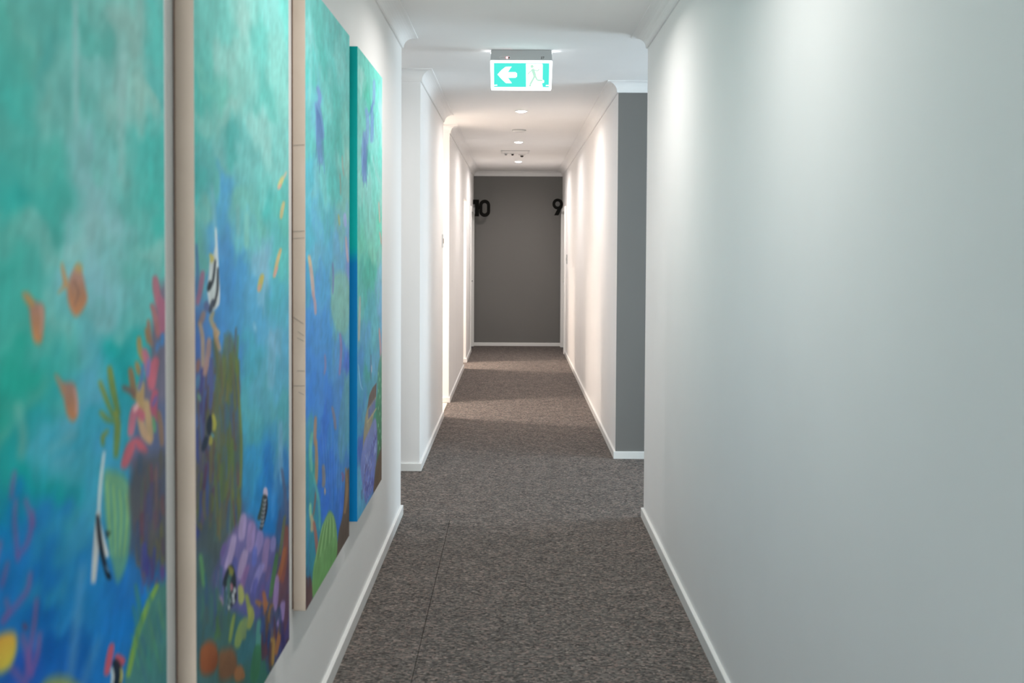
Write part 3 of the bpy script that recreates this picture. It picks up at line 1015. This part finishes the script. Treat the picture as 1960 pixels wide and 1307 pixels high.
# pink sea fan lower left
for pts, w in (([(28, 905), (24, 930), (22, 950)], 4), ([(30, 960), (28, 1000), (32, 1045), (34, 1070)], 4), ([(50, 960), (60, 1000), (52, 1040), (36, 1062)], 4.5), ([(62, 980), (64, 1005)], 4), ([(14, 1080), (8, 1105), (4, 1120)], 4),
               ([(58, 1100), (52, 1130), (30, 1160), (8, 1185)], 5), ([(70, 1150), (66, 1190), (60, 1230), (50, 1300)], 5), ([(12, 1150), (16, 1170), (6, 1190)], 4), ([(44, 1218), (52, 1250), (58, 1290)], 6), ([(76, 1215), (72, 1250), (60, 1290)], 5), ([(0, 1040), (-10, 1080), (-20, 1120)], 5), ([(24, 1280), (40, 1300), (52, 1320)], 6)):
    if len(pts) == 2: pts = [pts[0], ((pts[0][0] + pts[1][0]) / 2, (pts[0][1] + pts[1][1]) / 2), pts[1]]
    S1(pts, w, (128, 84, 130), .72, .006, (112, 76, 132))
S1([(46, 1196), (48, 1199), (50, 1202)], 4, (120, 50, 72), .8)
c1.poly([(-8, 1225), (14, 1210), (30, 1215), (31, 1245), (18, 1278), (-8, 1285)], (206, 140, 46), .006, 1, True, (186, 168, 66))
c1.poly([(80, 1312), (95, 1298), (120, 1294), (142, 1304), (160, 1330), (70, 1340)], (138, 142, 74), .008, .9)

# ---- second canvas
c2 = Canvas(1.952, 2.766, 260, NV, 200)
c2.wash([(380, -120, 105, 182, 166), (460, -150, 140, 192, 178), (545, -80, 120, 195, 180), (380, 20, 105, 180, 165), (420, 40, 110, 185, 170), (460, 40, 150, 195, 180), (520, 30, 130, 195, 182), (545, 20, 110, 195, 180), (400, 100, 95, 175, 160),
         (440, 100, 140, 190, 175), (500, 80, 105, 185, 170), (530, 120, 135, 195, 180), (380, 150, 80, 170, 155), (400, 130, 110, 185, 165), (450, 200, 145, 190, 175),
         (430, 170, 110, 185, 165), (510, 190, 100, 180, 165), (540, 200, 135, 195, 180), (400, 230, 120, 180, 165), (440, 240, 130, 180, 165), (380, 270, 80, 170, 155),
         (450, 270, 75, 165, 155), (420, 300, 115, 175, 165), (500, 260, 145, 195, 182), (530, 300, 125, 190, 178), (400, 330, 95, 170, 160), (470, 320, 115, 180, 170),
         (500, 340, 115, 190, 178), (380, 390, 70, 165, 155), (400, 420, 120, 175, 160), (430, 360, 85, 155, 190), (425, 420, 85, 155, 190), (460, 400, 115, 180, 165),
         (490, 410, 110, 180, 165), (515, 380, 80, 175, 165), (540, 420, 100, 185, 170), (380, 450, 75, 165, 155), (400, 480, 105, 170, 155), (430, 480, 85, 145, 190),
         (440, 540, 70, 135, 185), (470, 460, 110, 180, 175), (500, 490, 130, 180, 195), (530, 460, 100, 185, 180), (545, 480, 95, 185, 175), (460, 540, 80, 150, 190),
         (490, 560, 95, 165, 195), (530, 550, 85, 170, 180), (430, 600, 75, 135, 185), (460, 600, 75, 145, 185), (500, 620, 90, 160, 190), (540, 600, 90, 170, 185),
         (440, 660, 75, 140, 190), (480, 660, 80, 165, 180), (520, 660, 115, 170, 190), (545, 650, 95, 165, 190), (480, 720, 80, 160, 170), (510, 720, 95, 165, 180),
         (540, 720, 95, 165, 185), (480, 780, 90, 165, 170), (520, 780, 95, 165, 170), (545, 780, 85, 160, 165), (480, 840, 80, 160, 170), (520, 830, 70, 145, 180),
         (545, 830, 95, 160, 170), (480, 900, 60, 145, 185), (515, 880, 45, 120, 180), (535, 890, 90, 150, 185), (545, 900, 55, 115, 165), (480, 940, 65, 150, 185),
         (510, 930, 40, 115, 180), (490, 960, 45, 130, 185), (525, 1000, 35, 120, 185), (548, 1000, 70, 85, 120), (380, 560, 80, 110, 160), (390, 640, 80, 110, 170), (380, 720, 85, 95, 140),
         (380, 900, 82, 76, 108), (385, 1000, 62, 66, 122), (395, 1100, 76, 98, 96), (400, 1180, 72, 104, 108), (420, 1240, 78, 110, 104), (470, 1240, 66, 112, 118), (520, 1180, 78, 84, 110),
         (545, 1100, 110, 72, 80), (500, 1300, 62, 108, 92), (450, 1330, 70, 100, 90), (548, 1200, 84, 66, 110), (430, 1060, 96, 88, 126), (410, 1020, 84, 92, 92)])
S2 = c2.stroke
for pts, w, c, a in (([(406, 360), (412, 440), (412, 500)], 4, (128, 178, 180), .5), ([(472, 410), (472, 470)], 5, (136, 192, 170), .5), ([(455, 395), (456, 450)], 4, (126, 176, 168), .5),
                     ([(503, 480), (502, 530), (498, 580)], 8, (140, 186, 200), .45), ([(520, 640), (520, 690), (518, 740)], 8, (130, 172, 192), .4), ([(537, 810), (537, 860), (539, 920)], 4.5, (120, 168, 196), .6),
                     ([(486, 620), (489, 632)], 3, (140, 190, 205), .7), ([(505, 560), (505, 600)], 1.6, (130, 185, 205), .6), ([(524, 930), (522, 990)], 4, (70, 145, 205), .5),
                     ([(432, 440), (436, 560), (440, 640)], 10, (72, 138, 190), .35)):
    if len(pts) == 2: pts = [pts[0], ((pts[0][0] + pts[1][0]) / 2, (pts[0][1] + pts[1][1]) / 2), pts[1]]
    S2(pts, w, c, a, .008)
# small yellow-orange fish
for pts, w, c in (([(537, 478), (531, 500), (525, 528)], 3.2, (214, 176, 112)), ([(502, 528), (499, 540), (496, 554)], 4.6, (204, 178, 84)), ([(541, 340), (537, 350), (534, 358)], 4, (214, 190, 112)), ([(543, 388), (540, 402), (538, 416)], 3.4, (210, 186, 120)), ([(548, 330), (546, 334), (544, 340)], 2, (206, 180, 150))):
    S2(pts, w, c, .95, .004)
for pts in ([(531, 512), (528, 520), (525, 528)], [(498, 546), (496, 551), (495, 556)], [(537, 354), (535, 358), (533, 361)]):
    S2(pts, 2.4, (218, 150, 140), .8)
# olive coral pillar
c2.poly([(398, 1050), (402, 900), (408, 780), (424, 680), (432, 642), (440, 640), (449, 655), (456, 700), (460, 775), (464, 850), (463, 940), (458, 1010), (440, 1050)], (92, 112, 92), .010, .95, True, (84, 92, 92))
c2.scatter((408, 700, 458, 1040), 120, 60, 2.6, [(104, 116, 62), (76, 98, 122), (92, 104, 92), (112, 116, 56), (84, 112, 110), (108, 92, 72)], .55, 0, 5)
c2.scatter((374, 740, 410, 1020), 60, 55, 2.6, [(86, 76, 104), (100, 92, 72), (72, 76, 124), (96, 76, 84), (112, 104, 66)], .6, 0, 6)
S2([(452, 690), (459, 790), (462, 860), (460, 930)], 2.4, (124, 134, 52), .7)
# corals and leaves at the upper left
for pts, w, c in (([(388, 522), (384, 550), (378, 580)], 5, (158, 92, 112)), ([(390, 598), (386, 612), (382, 620)], 5, (150, 112, 98)), ([(383, 620), (388, 650), (388, 700)], 4, (186, 148, 112)), ([(400, 650), (398, 680), (392, 715)], 5, (182, 132, 112)),
                  ([(408, 598), (404, 610), (408, 625)], 4, (176, 152, 104)), ([(410, 622), (414, 645), (420, 668)], 4, (188, 142, 98)), ([(414, 630), (418, 636), (416, 644)], 3, (206, 160, 110)), ([(396, 580), (396, 592)], 6, (92, 92, 130)), ([(380, 690), (378, 710)], 4, (150, 98, 80)),
                  ([(380, 720), (378, 740)], 4, (84, 128, 158)), ([(380, 755), (383, 766)], 3, (112, 158, 124)), ([(404, 690), (404, 740), (402, 780)], 4, (84, 90, 152)), ([(376, 470), (378, 520), (376, 560)], 3, (76, 112, 150))):
    if len(pts) == 2: pts = [pts[0], ((pts[0][0] + pts[1][0]) / 2, (pts[0][1] + pts[1][1]) / 2), pts[1]]
    S2(pts, w, c, .85, .004)
# striped banner fish
c2.poly([(402, 492), (408, 488), (414, 470), (418, 520), (420, 570), (414, 590), (404, 592), (397, 560), (400, 520)], (196, 196, 188), .004)
S2([(413, 440), (416, 500), (419, 560), (418, 582)], 2.2, (206, 206, 200), .9)
S2([(403, 488), (406, 494), (405, 500)], 4, (196, 178, 84), .9)
S2([(412, 500), (408, 535), (402, 552)], 2.4, (52, 54, 60), .95)
S2([(417, 515), (416, 555), (410, 585)], 2.4, (58, 56, 60), .95)
S2([(402, 540), (400, 550), (399, 555)], 3.6, (40, 42, 46), .95)
S2([(408, 575), (405, 586), (402, 596)], 4, (60, 60, 72), .9)
S2([(418, 570), (417, 580), (414, 586)], 2.6, (206, 202, 196), .9)
# black and yellow fish
for pts, w, c in (([(403, 798), (400, 815), (401, 830)], 5, (38, 44, 58)), ([(408, 795), (411, 810), (410, 822)], 3.6, (176, 162, 58)), ([(395, 838), (392, 850), (389, 860)], 5, (42, 50, 64)), ([(404, 836), (403, 846), (402, 850)], 3.4, (166, 152, 60)), ([(405, 830), (408, 834), (407, 836)], 2.2, (86, 140, 150))):
    S2(pts, w, c, .95)
# purple soft coral
c2.poly([(416, 1130), (422, 1070), (436, 1030), (458, 1000), (468, 986), (484, 992), (494, 1010), (505, 1022), (520, 1026), (528, 1032), (524, 1080), (512, 1150), (490, 1185), (452, 1170), (430, 1160)], (128, 108, 160), .010, .95, True, (92, 88, 142))
for pts, w, c in (([(466, 988), (464, 1010), (462, 1030)], 7, (178, 148, 184)), ([(482, 1004), (480, 1030), (478, 1050)], 8, (166, 132, 178)), ([(498, 1020), (496, 1040), (490, 1060)], 7, (154, 130, 182)), ([(512, 1034), (508, 1060), (506, 1090)], 6, (150, 116, 160)), ([(524, 1030), (522, 1052)], 5, (140, 128, 180)),
                  ([(448, 1028), (442, 1060), (434, 1085)], 6, (186, 156, 190)), ([(470, 1056), (464, 1080), (460, 1105)], 7, (180, 146, 178)), ([(474, 1085), (466, 1110), (462, 1130)], 5, (146, 100, 150)), ([(502, 1082), (494, 1100), (484, 1130)], 6, (150, 134, 190)), ([(420, 1095), (418, 1130), (424, 1155)], 5, (176, 138, 164)),
                  ([(430, 1042), (424, 1062)], 4, (116, 88, 150)), ([(490, 1110), (484, 1140)], 5, (96, 92, 166)), ([(450, 1070), (446, 1110)], 5, (92, 90, 160)), ([(488, 1050), (486, 1080)], 5, (96, 104, 180)), ([(504, 1120), (498, 1160)], 5, (110, 84, 140)), ([(516, 1085), (510, 1110)], 4, (120, 92, 138))):
    if len(pts) == 2: pts = [pts[0], ((pts[0][0] + pts[1][0]) / 2, (pts[0][1] + pts[1][1]) / 2), pts[1]]
    S2(pts, w, c, .85, .005)
# upper clown-patterned fish
S2([(508, 936), (508, 948), (506, 960)], 4.5, (206, 176, 190), .95)
S2([(506, 950), (502, 975), (496, 992)], 4.5, (62, 70, 60), .95)
S2([(509, 952), (508, 975), (500, 1010)], 4, (44, 42, 52), .95)
for k in range(7): S2([(509 - k * .9, 956 + k * 8), (507 - k, 959 + k * 8), (505 - k * 1.1, 957 + k * 8)], 1.4, (206, 204, 198), .9)
# lower clown-patterned fish
c2.poly([(426, 1120), (432, 1095), (440, 1082), (447, 1085), (452, 1110), (450, 1130), (440, 1122)], (50, 54, 60), .004)
S2([(440, 1086), (443, 1092), (442, 1100)], 4.5, (148, 138, 60), .9)
c2.poly([(430, 1120), (442, 1112), (452, 1125), (452, 1150), (444, 1160), (436, 1168), (430, 1150)], (46, 44, 52), .004)
for x, y in ((434, 1128), (435, 1142), (433, 1155), (438, 1162), (446, 1140), (449, 1130), (447, 1150), (440, 1150)): S2([(x, y - 4), (x + .3, y), (x, y + 4)], 2.6, (202, 200, 196), .92)
S2([(442, 1118), (443, 1124), (442, 1130)], 3, (188, 112, 120), .9)
# yellow-green finger coral
for pts, w, c in (([(460, 1124), (462, 1140), (461, 1152)], 6, (178, 176, 84)), ([(472, 1140), (476, 1160), (478, 1180)], 4, (158, 162, 72)), ([(480, 1164), (481, 1180), (476, 1200)], 6, (172, 170, 76)), ([(448, 1178), (444, 1200), (440, 1226)], 3.4, (150, 164, 74)), ([(464, 1192), (458, 1215), (454, 1235)], 7, (146, 162, 82)), ([(470, 1185), (466, 1205), (466, 1220)], 6, (132, 150, 92)), ([(422, 1155), (420, 1165), (422, 1172)], 4, (132, 142, 66)), ([(384, 1064), (387, 1090), (390, 1120)], 4, (96, 148, 92))):
    S2(pts, w, c, .9, .005)
# orange rocks and corals low down
c2.poly([(383, 1245), (390, 1232), (402, 1226), (414, 1236), (418, 1262), (410, 1285), (392, 1292), (383, 1280)], (176, 92, 50), .008, .95, True, (142, 72, 44))
c2.poly([(420, 1250), (432, 1242), (444, 1240), (452, 1255), (454, 1285), (440, 1300), (420, 1300)], (158, 96, 58), .010, .9, True, (120, 76, 52))
c2.poly([(448, 1285), (458, 1272), (466, 1280), (468, 1298), (452, 1305)], (170, 102, 58), .006, .9)
for pts, w, c in (([(548, 1010), (546, 1060), (540, 1110)], 5, (150, 78, 62)), ([(545, 1050), (540, 1080), (532, 1110)], 4, (176, 96, 56)), ([(510, 1155), (502, 1158), (492, 1152)], 5, (186, 122, 60)), ([(505, 1135), (508, 1160), (504, 1175)], 4, (180, 104, 60)), ([(530, 1105), (528, 1140), (526, 1165)], 5, (158, 120, 170)),
                  ([(542, 1155), (540, 1180), (534, 1195)], 6, (162, 128, 180)), ([(520, 1160), (516, 1185), (512, 1205)], 5, (150, 104, 52)), ([(522, 1205), (522, 1230), (520, 1270)], 5, (190, 136, 56)), ([(538, 1195), (534, 1220), (528, 1250)], 4, (180, 110, 56)), ([(530, 1062), (524, 1100), (518, 1140)], 4, (78, 122, 70)),
                  ([(550, 1140), (548, 1180), (540, 1220)], 4, (104, 66, 82)), ([(515, 1210), (510, 1240), (512, 1265)], 5, (98, 52, 72)), ([(497, 1190), (496, 1215), (494, 1245)], 6, (84, 150, 132)), ([(494, 1240), (490, 1270), (486, 1300)], 9, (62, 118, 76)), ([(540, 900), (546, 950), (548, 990)], 3, (84, 96, 128)), ([(545, 990), (540, 1030), (536, 1060)], 3, (110, 108, 70))):
    S2(pts, w, c, .88, .005)
c2.scatter((384, 1130, 440, 1230), 26, 45, 3, [(74, 112, 104), (66, 96, 124), (92, 116, 72), (82, 104, 92)], .5, 0, 8)
c2.scatter((500, 1210, 552, 1290), 20, 40, 3, [(70, 54, 96), (96, 58, 66), (54, 72, 120)], .5, 0, 9)

# ---- third canvas
c3 = Canvas(2.986, 3.779, 230, NV, 300)
c3.wash([(590, -60, 110, 198, 184), (660, 20, 105, 192, 180), (588, 10, 110, 196, 184), (592, 60, 140, 205, 195), (610, 30, 96, 190, 176), (640, 60, 100, 190, 178), (664, 90, 105, 190, 178), (590, 120, 105, 200, 188), (602, 100, 130, 205, 194), (615, 110, 92, 190, 175),
         (640, 130, 108, 196, 184), (650, 110, 132, 202, 190), (664, 160, 115, 192, 180), (592, 190, 118, 195, 192), (605, 200, 120, 190, 200), (625, 190, 130, 205, 192), (645, 200, 98, 188, 174), (664, 230, 120, 190, 175), (590, 260, 110, 195, 186),
         (625, 260, 108, 195, 182), (645, 270, 92, 182, 168), (664, 300, 150, 195, 178), (590, 330, 100, 185, 195), (602, 350, 130, 195, 200), (622, 340, 125, 198, 192), (640, 350, 95, 182, 172), (655, 370, 130, 185, 172), (666, 380, 130, 180, 165),
         (590, 410, 95, 180, 195), (605, 420, 110, 180, 205), (630, 420, 95, 175, 180), (655, 440, 125, 175, 175), (666, 440, 128, 165, 190), (588, 470, 95, 180, 195), (605, 490, 115, 175, 195), (630, 480, 100, 170, 195), (650, 480, 110, 165, 190), (666, 500, 130, 145, 190),
         (590, 540, 85, 165, 190), (605, 560, 95, 150, 200), (620, 540, 90, 160, 200), (640, 560, 110, 165, 175), (655, 560, 125, 175, 165), (590, 620, 80, 140, 195), (610, 620, 85, 145, 200), (628, 620, 80, 145, 200), (645, 620, 110, 165, 165), (662, 620, 110, 165, 175),
         (590, 700, 75, 135, 200), (610, 700, 78, 135, 195), (630, 690, 75, 140, 195), (650, 690, 90, 145, 190), (664, 700, 82, 115, 190), (590, 760, 70, 130, 205), (610, 770, 80, 135, 200), (630, 760, 70, 125, 195), (650, 770, 85, 135, 190), (664, 760, 100, 155, 165),
         (590, 820, 80, 150, 165), (615, 830, 65, 115, 195), (635, 830, 70, 130, 195), (655, 830, 85, 140, 185), (666, 830, 85, 150, 175), (592, 900, 70, 150, 150), (615, 900, 60, 110, 190), (635, 900, 62, 115, 195), (655, 900, 75, 125, 185), (592, 980, 70, 140, 145),
         (620, 960, 62, 112, 195), (640, 960, 60, 115, 190), (655, 960, 68, 110, 190), (595, 1050, 65, 135, 150), (640, 1010, 62, 110, 180), (595, 1120, 62, 100, 120), (590, 1200, 70, 90, 110)])
S3 = c3.stroke
S3([(594, 60), (595, 130), (591, 200)], 3, (150, 212, 202), .5, .01)
for pts, w, c in (([(608, 168), (612, 185), (610, 202)], 3.4, (128, 150, 205)), ([(607, 200), (612, 230), (616, 262)], 6, (112, 148, 196)), ([(608, 225), (610, 270), (614, 310)], 5, (118, 158, 200))): S3(pts, w, c, .8, .006)
for k in range(6): S3([(606 + k * 1.2, 205 + k * 3), (607 + k * 2, 255), (605 + k * 3.2, 300 + (k % 3) * 14)], .6, (78, 104, 168), .75, .003)
c3.poly([(635, 545), (642, 525), (655, 520), (668, 540), (667, 620), (655, 640), (640, 620), (634, 590)], (130, 178, 160), .012, .8)
for pts, w, c in (([(592, 492), (597, 530), (600, 565)], 3.4, (222, 168, 148)), ([(599, 560), (603, 580), (604, 600)], 2.6, (196, 148, 150)), ([(591, 492), (593, 500), (594, 508)], 2.4, (222, 190, 140)), ([(662, 455), (664, 480), (666, 500)], 2, (196, 160, 160)), ([(655, 300), (656, 320), (658, 335)], 1.4, (170, 168, 150)), ([(651, 335), (652, 355), (652, 372)], 1.2, (150, 150, 130)),
                  ([(651, 640), (653, 670), (650, 715)], 2.4, (148, 118, 160)), ([(622, 680), (623, 700), (621, 715)], 2, (140, 126, 170)), ([(637, 505), (638, 530), (637, 560)], 1.6, (120, 120, 170)), ([(648, 412), (650, 430)], 1.6, (176, 170, 100)), ([(660, 410), (661, 432)], 3, (170, 170, 210)),
                  ([(636, 780), (640, 800), (642, 820)], 2.6, (140, 124, 140)), ([(604, 800), (603, 830), (603, 850)], 3, (190, 130, 100)), ([(605, 845), (606, 890), (605, 925)], 3, (196, 142, 92)), ([(606, 930), (603, 960), (600, 985)], 1.6, (150, 104, 90)), ([(595, 985), (598, 1000), (597, 1015)], 3.4, (204, 166, 120)),
                  ([(601, 1000), (605, 1030), (608, 1070)], 3, (182, 100, 84)), ([(619, 892), (620, 915), (619, 930)], 3.4, (150, 128, 116)), ([(622, 935), (622, 945)], 1.6, (200, 160, 130)), ([(594, 965), (594, 985)], 2.6, (150, 196, 150)), ([(597, 830), (594, 860), (596, 900)], 3, (110, 182, 160)), ([(600, 910), (610, 960), (612, 1010)], 2.4, (90, 170, 165))):
    if len(pts) == 2: pts = [pts[0], ((pts[0][0] + pts[1][0]) / 2, (pts[0][1] + pts[1][1]) / 2), pts[1]]
    S3(pts, w, c, .85, .005)
c3.poly([(654, 760), (662, 730), (672, 715), (674, 800), (660, 870), (650, 880), (648, 820)], (92, 150, 165), .012, .6)
for k in range(8): S3([(616 + k * 6, 815 + (k % 3) * 18), (620 + k * 5, 880), (624 + k * 4, 930 + (k % 4) * 14)], .8, (112, 150, 210), .4, .005)
c3.poly([(676, 880), (672, 890), (662, 905), (660, 935), (656, 985), (648, 1020), (644, 1060), (640, 1090), (676, 1040)], (112, 86, 66), .006, .95, True, (96, 72, 58))
S3([(662, 898), (664, 940), (660, 980)], 2.6, (168, 124, 84), .7)
S3([(655, 905), (657, 912), (656, 920)], 2.4, (140, 96, 140), .8)
c3.poly([(597, 1130), (600, 1085), (608, 1050), (616, 1010), (626, 985), (632, 978), (640, 990), (645, 1020), (645, 1060), (636, 1090), (612, 1130), (602, 1150)], (134, 168, 98), .006, .96, True, (112, 152, 84))
for k in range(9): S3([(604 + k * 4.4, 1075 - k * 6), (610 + k * 3.6, 1040 - k * 4), (618 + k * 2.4, 1005 - k * 2)], 1.1, ((156, 188, 118), (102, 142, 74))[k % 2], .65)
c3.poly([(588, 1105), (596, 1108), (598, 1150), (592, 1175), (584, 1180), (584, 1110)], (110, 66, 62), .006, .9)
S3([(586, 500), (588, 800), (590, 1100)], 1.2, (70, 120, 190), .5, .006)

# ---- fourth canvas
c4 = Canvas(3.972, 4.708, 210, NV, 400)
c4.wash([(688, 100, 120, 200, 184), (700, 130, 118, 200, 182), (720, 150, 120, 205, 188), (730, 170, 140, 215, 198), (692, 150, 160, 215, 200), (704, 180, 90, 190, 165), (718, 190, 130, 208, 195), (729, 210, 165, 218, 205), (690, 210, 130, 200, 185), (704, 230, 120, 195, 185),
         (718, 260, 140, 205, 195), (729, 280, 120, 205, 190), (690, 290, 135, 200, 190), (708, 310, 100, 190, 175), (722, 330, 140, 208, 195), (690, 350, 150, 205, 192), (706, 360, 150, 205, 195), (718, 380, 125, 200, 185), (730, 390, 150, 200, 185), (690, 410, 120, 195, 180),
         (708, 430, 135, 195, 180), (726, 440, 115, 200, 175), (690, 470, 115, 195, 170), (710, 480, 130, 195, 172), (728, 480, 135, 190, 175), (690, 530, 100, 180, 170), (705, 520, 75, 175, 155), (715, 530, 85, 175, 160), (729, 530, 140, 185, 200), (690, 580, 110, 180, 175),
         (708, 590, 95, 170, 180), (728, 590, 130, 175, 205), (688, 640, 105, 165, 185), (700, 640, 105, 165, 200), (715, 630, 110, 180, 190), (730, 640, 110, 160, 190), (690, 700, 90, 145, 195), (705, 700, 100, 165, 190), (716, 710, 110, 165, 195), (688, 740, 90, 160, 190),
         (704, 720, 80, 165, 160), (690, 780, 85, 140, 190), (700, 780, 100, 160, 185), (688, 830, 80, 150, 185), (694, 870, 90, 110, 180), (690, 940, 110, 170, 200), (700, 960, 110, 165, 200), (688, 980, 90, 165, 200), (710, 930, 105, 140, 195), (728, 760, 80, 145, 110),
         (729, 820, 75, 140, 105), (728, 870, 95, 110, 80), (730, 910, 110, 80, 70)])
S4 = c4.stroke
for pts, w, c in (([(692, 130), (692, 160), (691, 185)], 2, (176, 218, 205)), ([(730, 200), (731, 240), (730, 280)], 2, (180, 222, 210)), ([(712, 300), (720, 330), (728, 350)], 2, (165, 212, 202))): S4(pts, w, c, .6, .01)
for pts, w, c in (([(701, 210), (704, 235), (702, 275)], 3.4, (130, 160, 205)), ([(716, 155), (716, 180), (715, 200)], 2.6, (140, 170, 210)), ([(712, 205), (712, 240), (711, 270)], 3, (140, 178, 210)), ([(698, 255), (696, 300), (698, 345)], 4.5, (125, 155, 205)), ([(706, 220), (711, 210), (714, 195)], 1.4, (100, 130, 190))): S4(pts, w, c, .8, .008)
for k in range(7): S4([(697 + k * 1.2, 262 + k * 4), (695 + k * 1.2, 310), (692 + k * 2, 335 + (k % 3) * 10)], .5, (84, 108, 178), .75, .004)
for k in range(4): S4([(710 + k * 2, 205 + k * 5), (710 + k * 1.6, 240), (709 + k * 2.2, 270)], .5, (92, 118, 185), .7, .004)
c4.poly([(694, 520), (702, 508), (714, 504), (720, 520), (712, 540), (702, 552), (694, 540)], (78, 176, 156), .012, .7)
for pts, w, c in (([(725, 388), (726, 405), (727, 425)], 1.4, (210, 185, 165)), ([(727, 445), (729, 458), (730, 466)], 1.4, (212, 168, 150)), ([(689, 570), (688, 610), (687, 650)], 2, (190, 175, 165)), ([(726, 630), (728, 660), (729, 690)], 1.8, (215, 150, 150)), ([(711, 700), (711, 712)], 1.2, (230, 215, 215)), ([(710, 680), (710, 725)], .8, (110, 110, 160)), ([(686, 700), (690, 735), (694, 745)], .8, (170, 200, 225))):
    if len(pts) == 2: pts = [pts[0], ((pts[0][0] + pts[1][0]) / 2, (pts[0][1] + pts[1][1]) / 2), pts[1]]
    S4(pts, w, c, .85, .005)
# leaning wreck with windows
c4.poly([(720, 735), (716, 740), (708, 752), (704, 775), (699, 800), (696, 830), (694, 862), (699, 862), (708, 830), (716, 790), (720, 760)], (176, 150, 120), .004, .95, False)
c4.poly([(721, 732), (713, 742), (706, 760), (703, 782), (711, 772), (720, 758)], (124, 98, 90), .004, .97, False)
for k in range(5): S4([(706.5 + k * 2.7, 782 - k * 4.5), (706.3 + k * 2.7, 792 - k * 4.5), (706 + k * 2.7, 803 - k * 4)], 1.0, (92, 108, 180), .9, .003)
S4([(703, 808), (712, 795), (720, 782)], 1.2, (200, 172, 118), .9)
c4.poly([(718, 800), (722, 830), (722, 890), (716, 930), (706, 950), (700, 965), (694, 930), (690, 890), (696, 850), (706, 825)], (146, 142, 196), .006, .92, True, (118, 122, 190))
r4 = np.random.default_rng(5)
for k in range(120):
    x, y = r4.uniform(692, 720), r4.uniform(815, 955)
    if y < 900 - (x - 692) * 2.6: continue
    S4([(x, y), (x + r4.normal(1, 1.2), y - 8), (x + r4.normal(2, 2), y - 17)], .55, [(88, 74, 150), (176, 176, 220), (104, 110, 190), (140, 120, 170)][k % 4], .75, .003)
c4.poly([(724, 700), (735, 690), (736, 880), (720, 930), (717, 910), (722, 860), (722, 780)], (92, 156, 126), .010, .75, True, (92, 118, 84))
c4.poly([(722, 880), (736, 850), (736, 930), (716, 945), (717, 915)], (120, 84, 66), .008, .9)
for k in range(14): S4([(724 + (k % 3) * 3, 712 + k * 11), (724.3 + (k % 3) * 3, 715 + k * 11), (724 + (k % 3) * 3, 718 + k * 11)], .8, (150, 200, 160), .7, .003)


def teal_edge(z):
    t = min(1, max(0, (z - 1.02) / .13 + .5 + .25 * math.sin(z * 37)))
    a, b = np_lin((0, 158, 152)), np_lin((0, 112, 168))
    return (a * t + b * (1 - t)) * GAINS[3]


GAINS = [np.array(g) for g in ((1.72, 1.84, 1.92), (1.22, 1.33, 1.46), (1.24, 1.42, 1.55), (1.06, 1.26, 1.33))]
hang(c1, GAINS[0], 'nearest underwater canvas with orange fish, cut by the left edge')
hang(c2, GAINS[1], 'second underwater canvas with striped fish and purple coral, beige edge')
p3 = hang(c3, GAINS[2], 'third underwater canvas with a green leaf coral low down, beige edge')
hang(c4, GAINS[3], 'farthest underwater canvas with a leaning wreck and teal painted edge', teal_edge)
# pencil marks on the raw edge of the third canvas
M['pencil'] = paint_mat('pencil_lead', (.24, .22, .20), .7, .2)
bm = bmesh.new()
e0 = c3.y0 - (c3.y0 + c3.y1) / 2
for z, a, b, t in ((1.555, 0, .033, .001), (1.535, 0, .033, .001), (1.30, 0, .030, -.010), (1.262, .014, .031, -.006), (1.245, .012, .031, -.005), (1.155, .012, .033, 0), (1.112, 0, .033, 0), (1.09, .015, .031, -.004), (1.80, 0, .033, .001)):
    for s in (0,):
        x0, x1 = BACKX - XL + a, BACKX - XL + b
        vs = [bm.verts.new(p) for p in ((x0, e0 - .0008, z - CZ0 - t), (x1, e0 - .0008, z - CZ0 + t), (x1, e0 - .0008, z - CZ0 + t + .0011), (x0, e0 - .0008, z - CZ0 - t + .0011))]
        vb = [bm.verts.new((v.co.x, e0 + .0004, v.co.z)) for v in vs]
        bm.faces.new(vs)
        for i in range(4): bm.faces.new((vs[i], vb[i], vb[(i + 1) % 4], vs[(i + 1) % 4]))
tag(from_bm('pencil_marks', bm, M['pencil'], p3), 'thin dark pencil marks on the raw edge', kind='stuff')
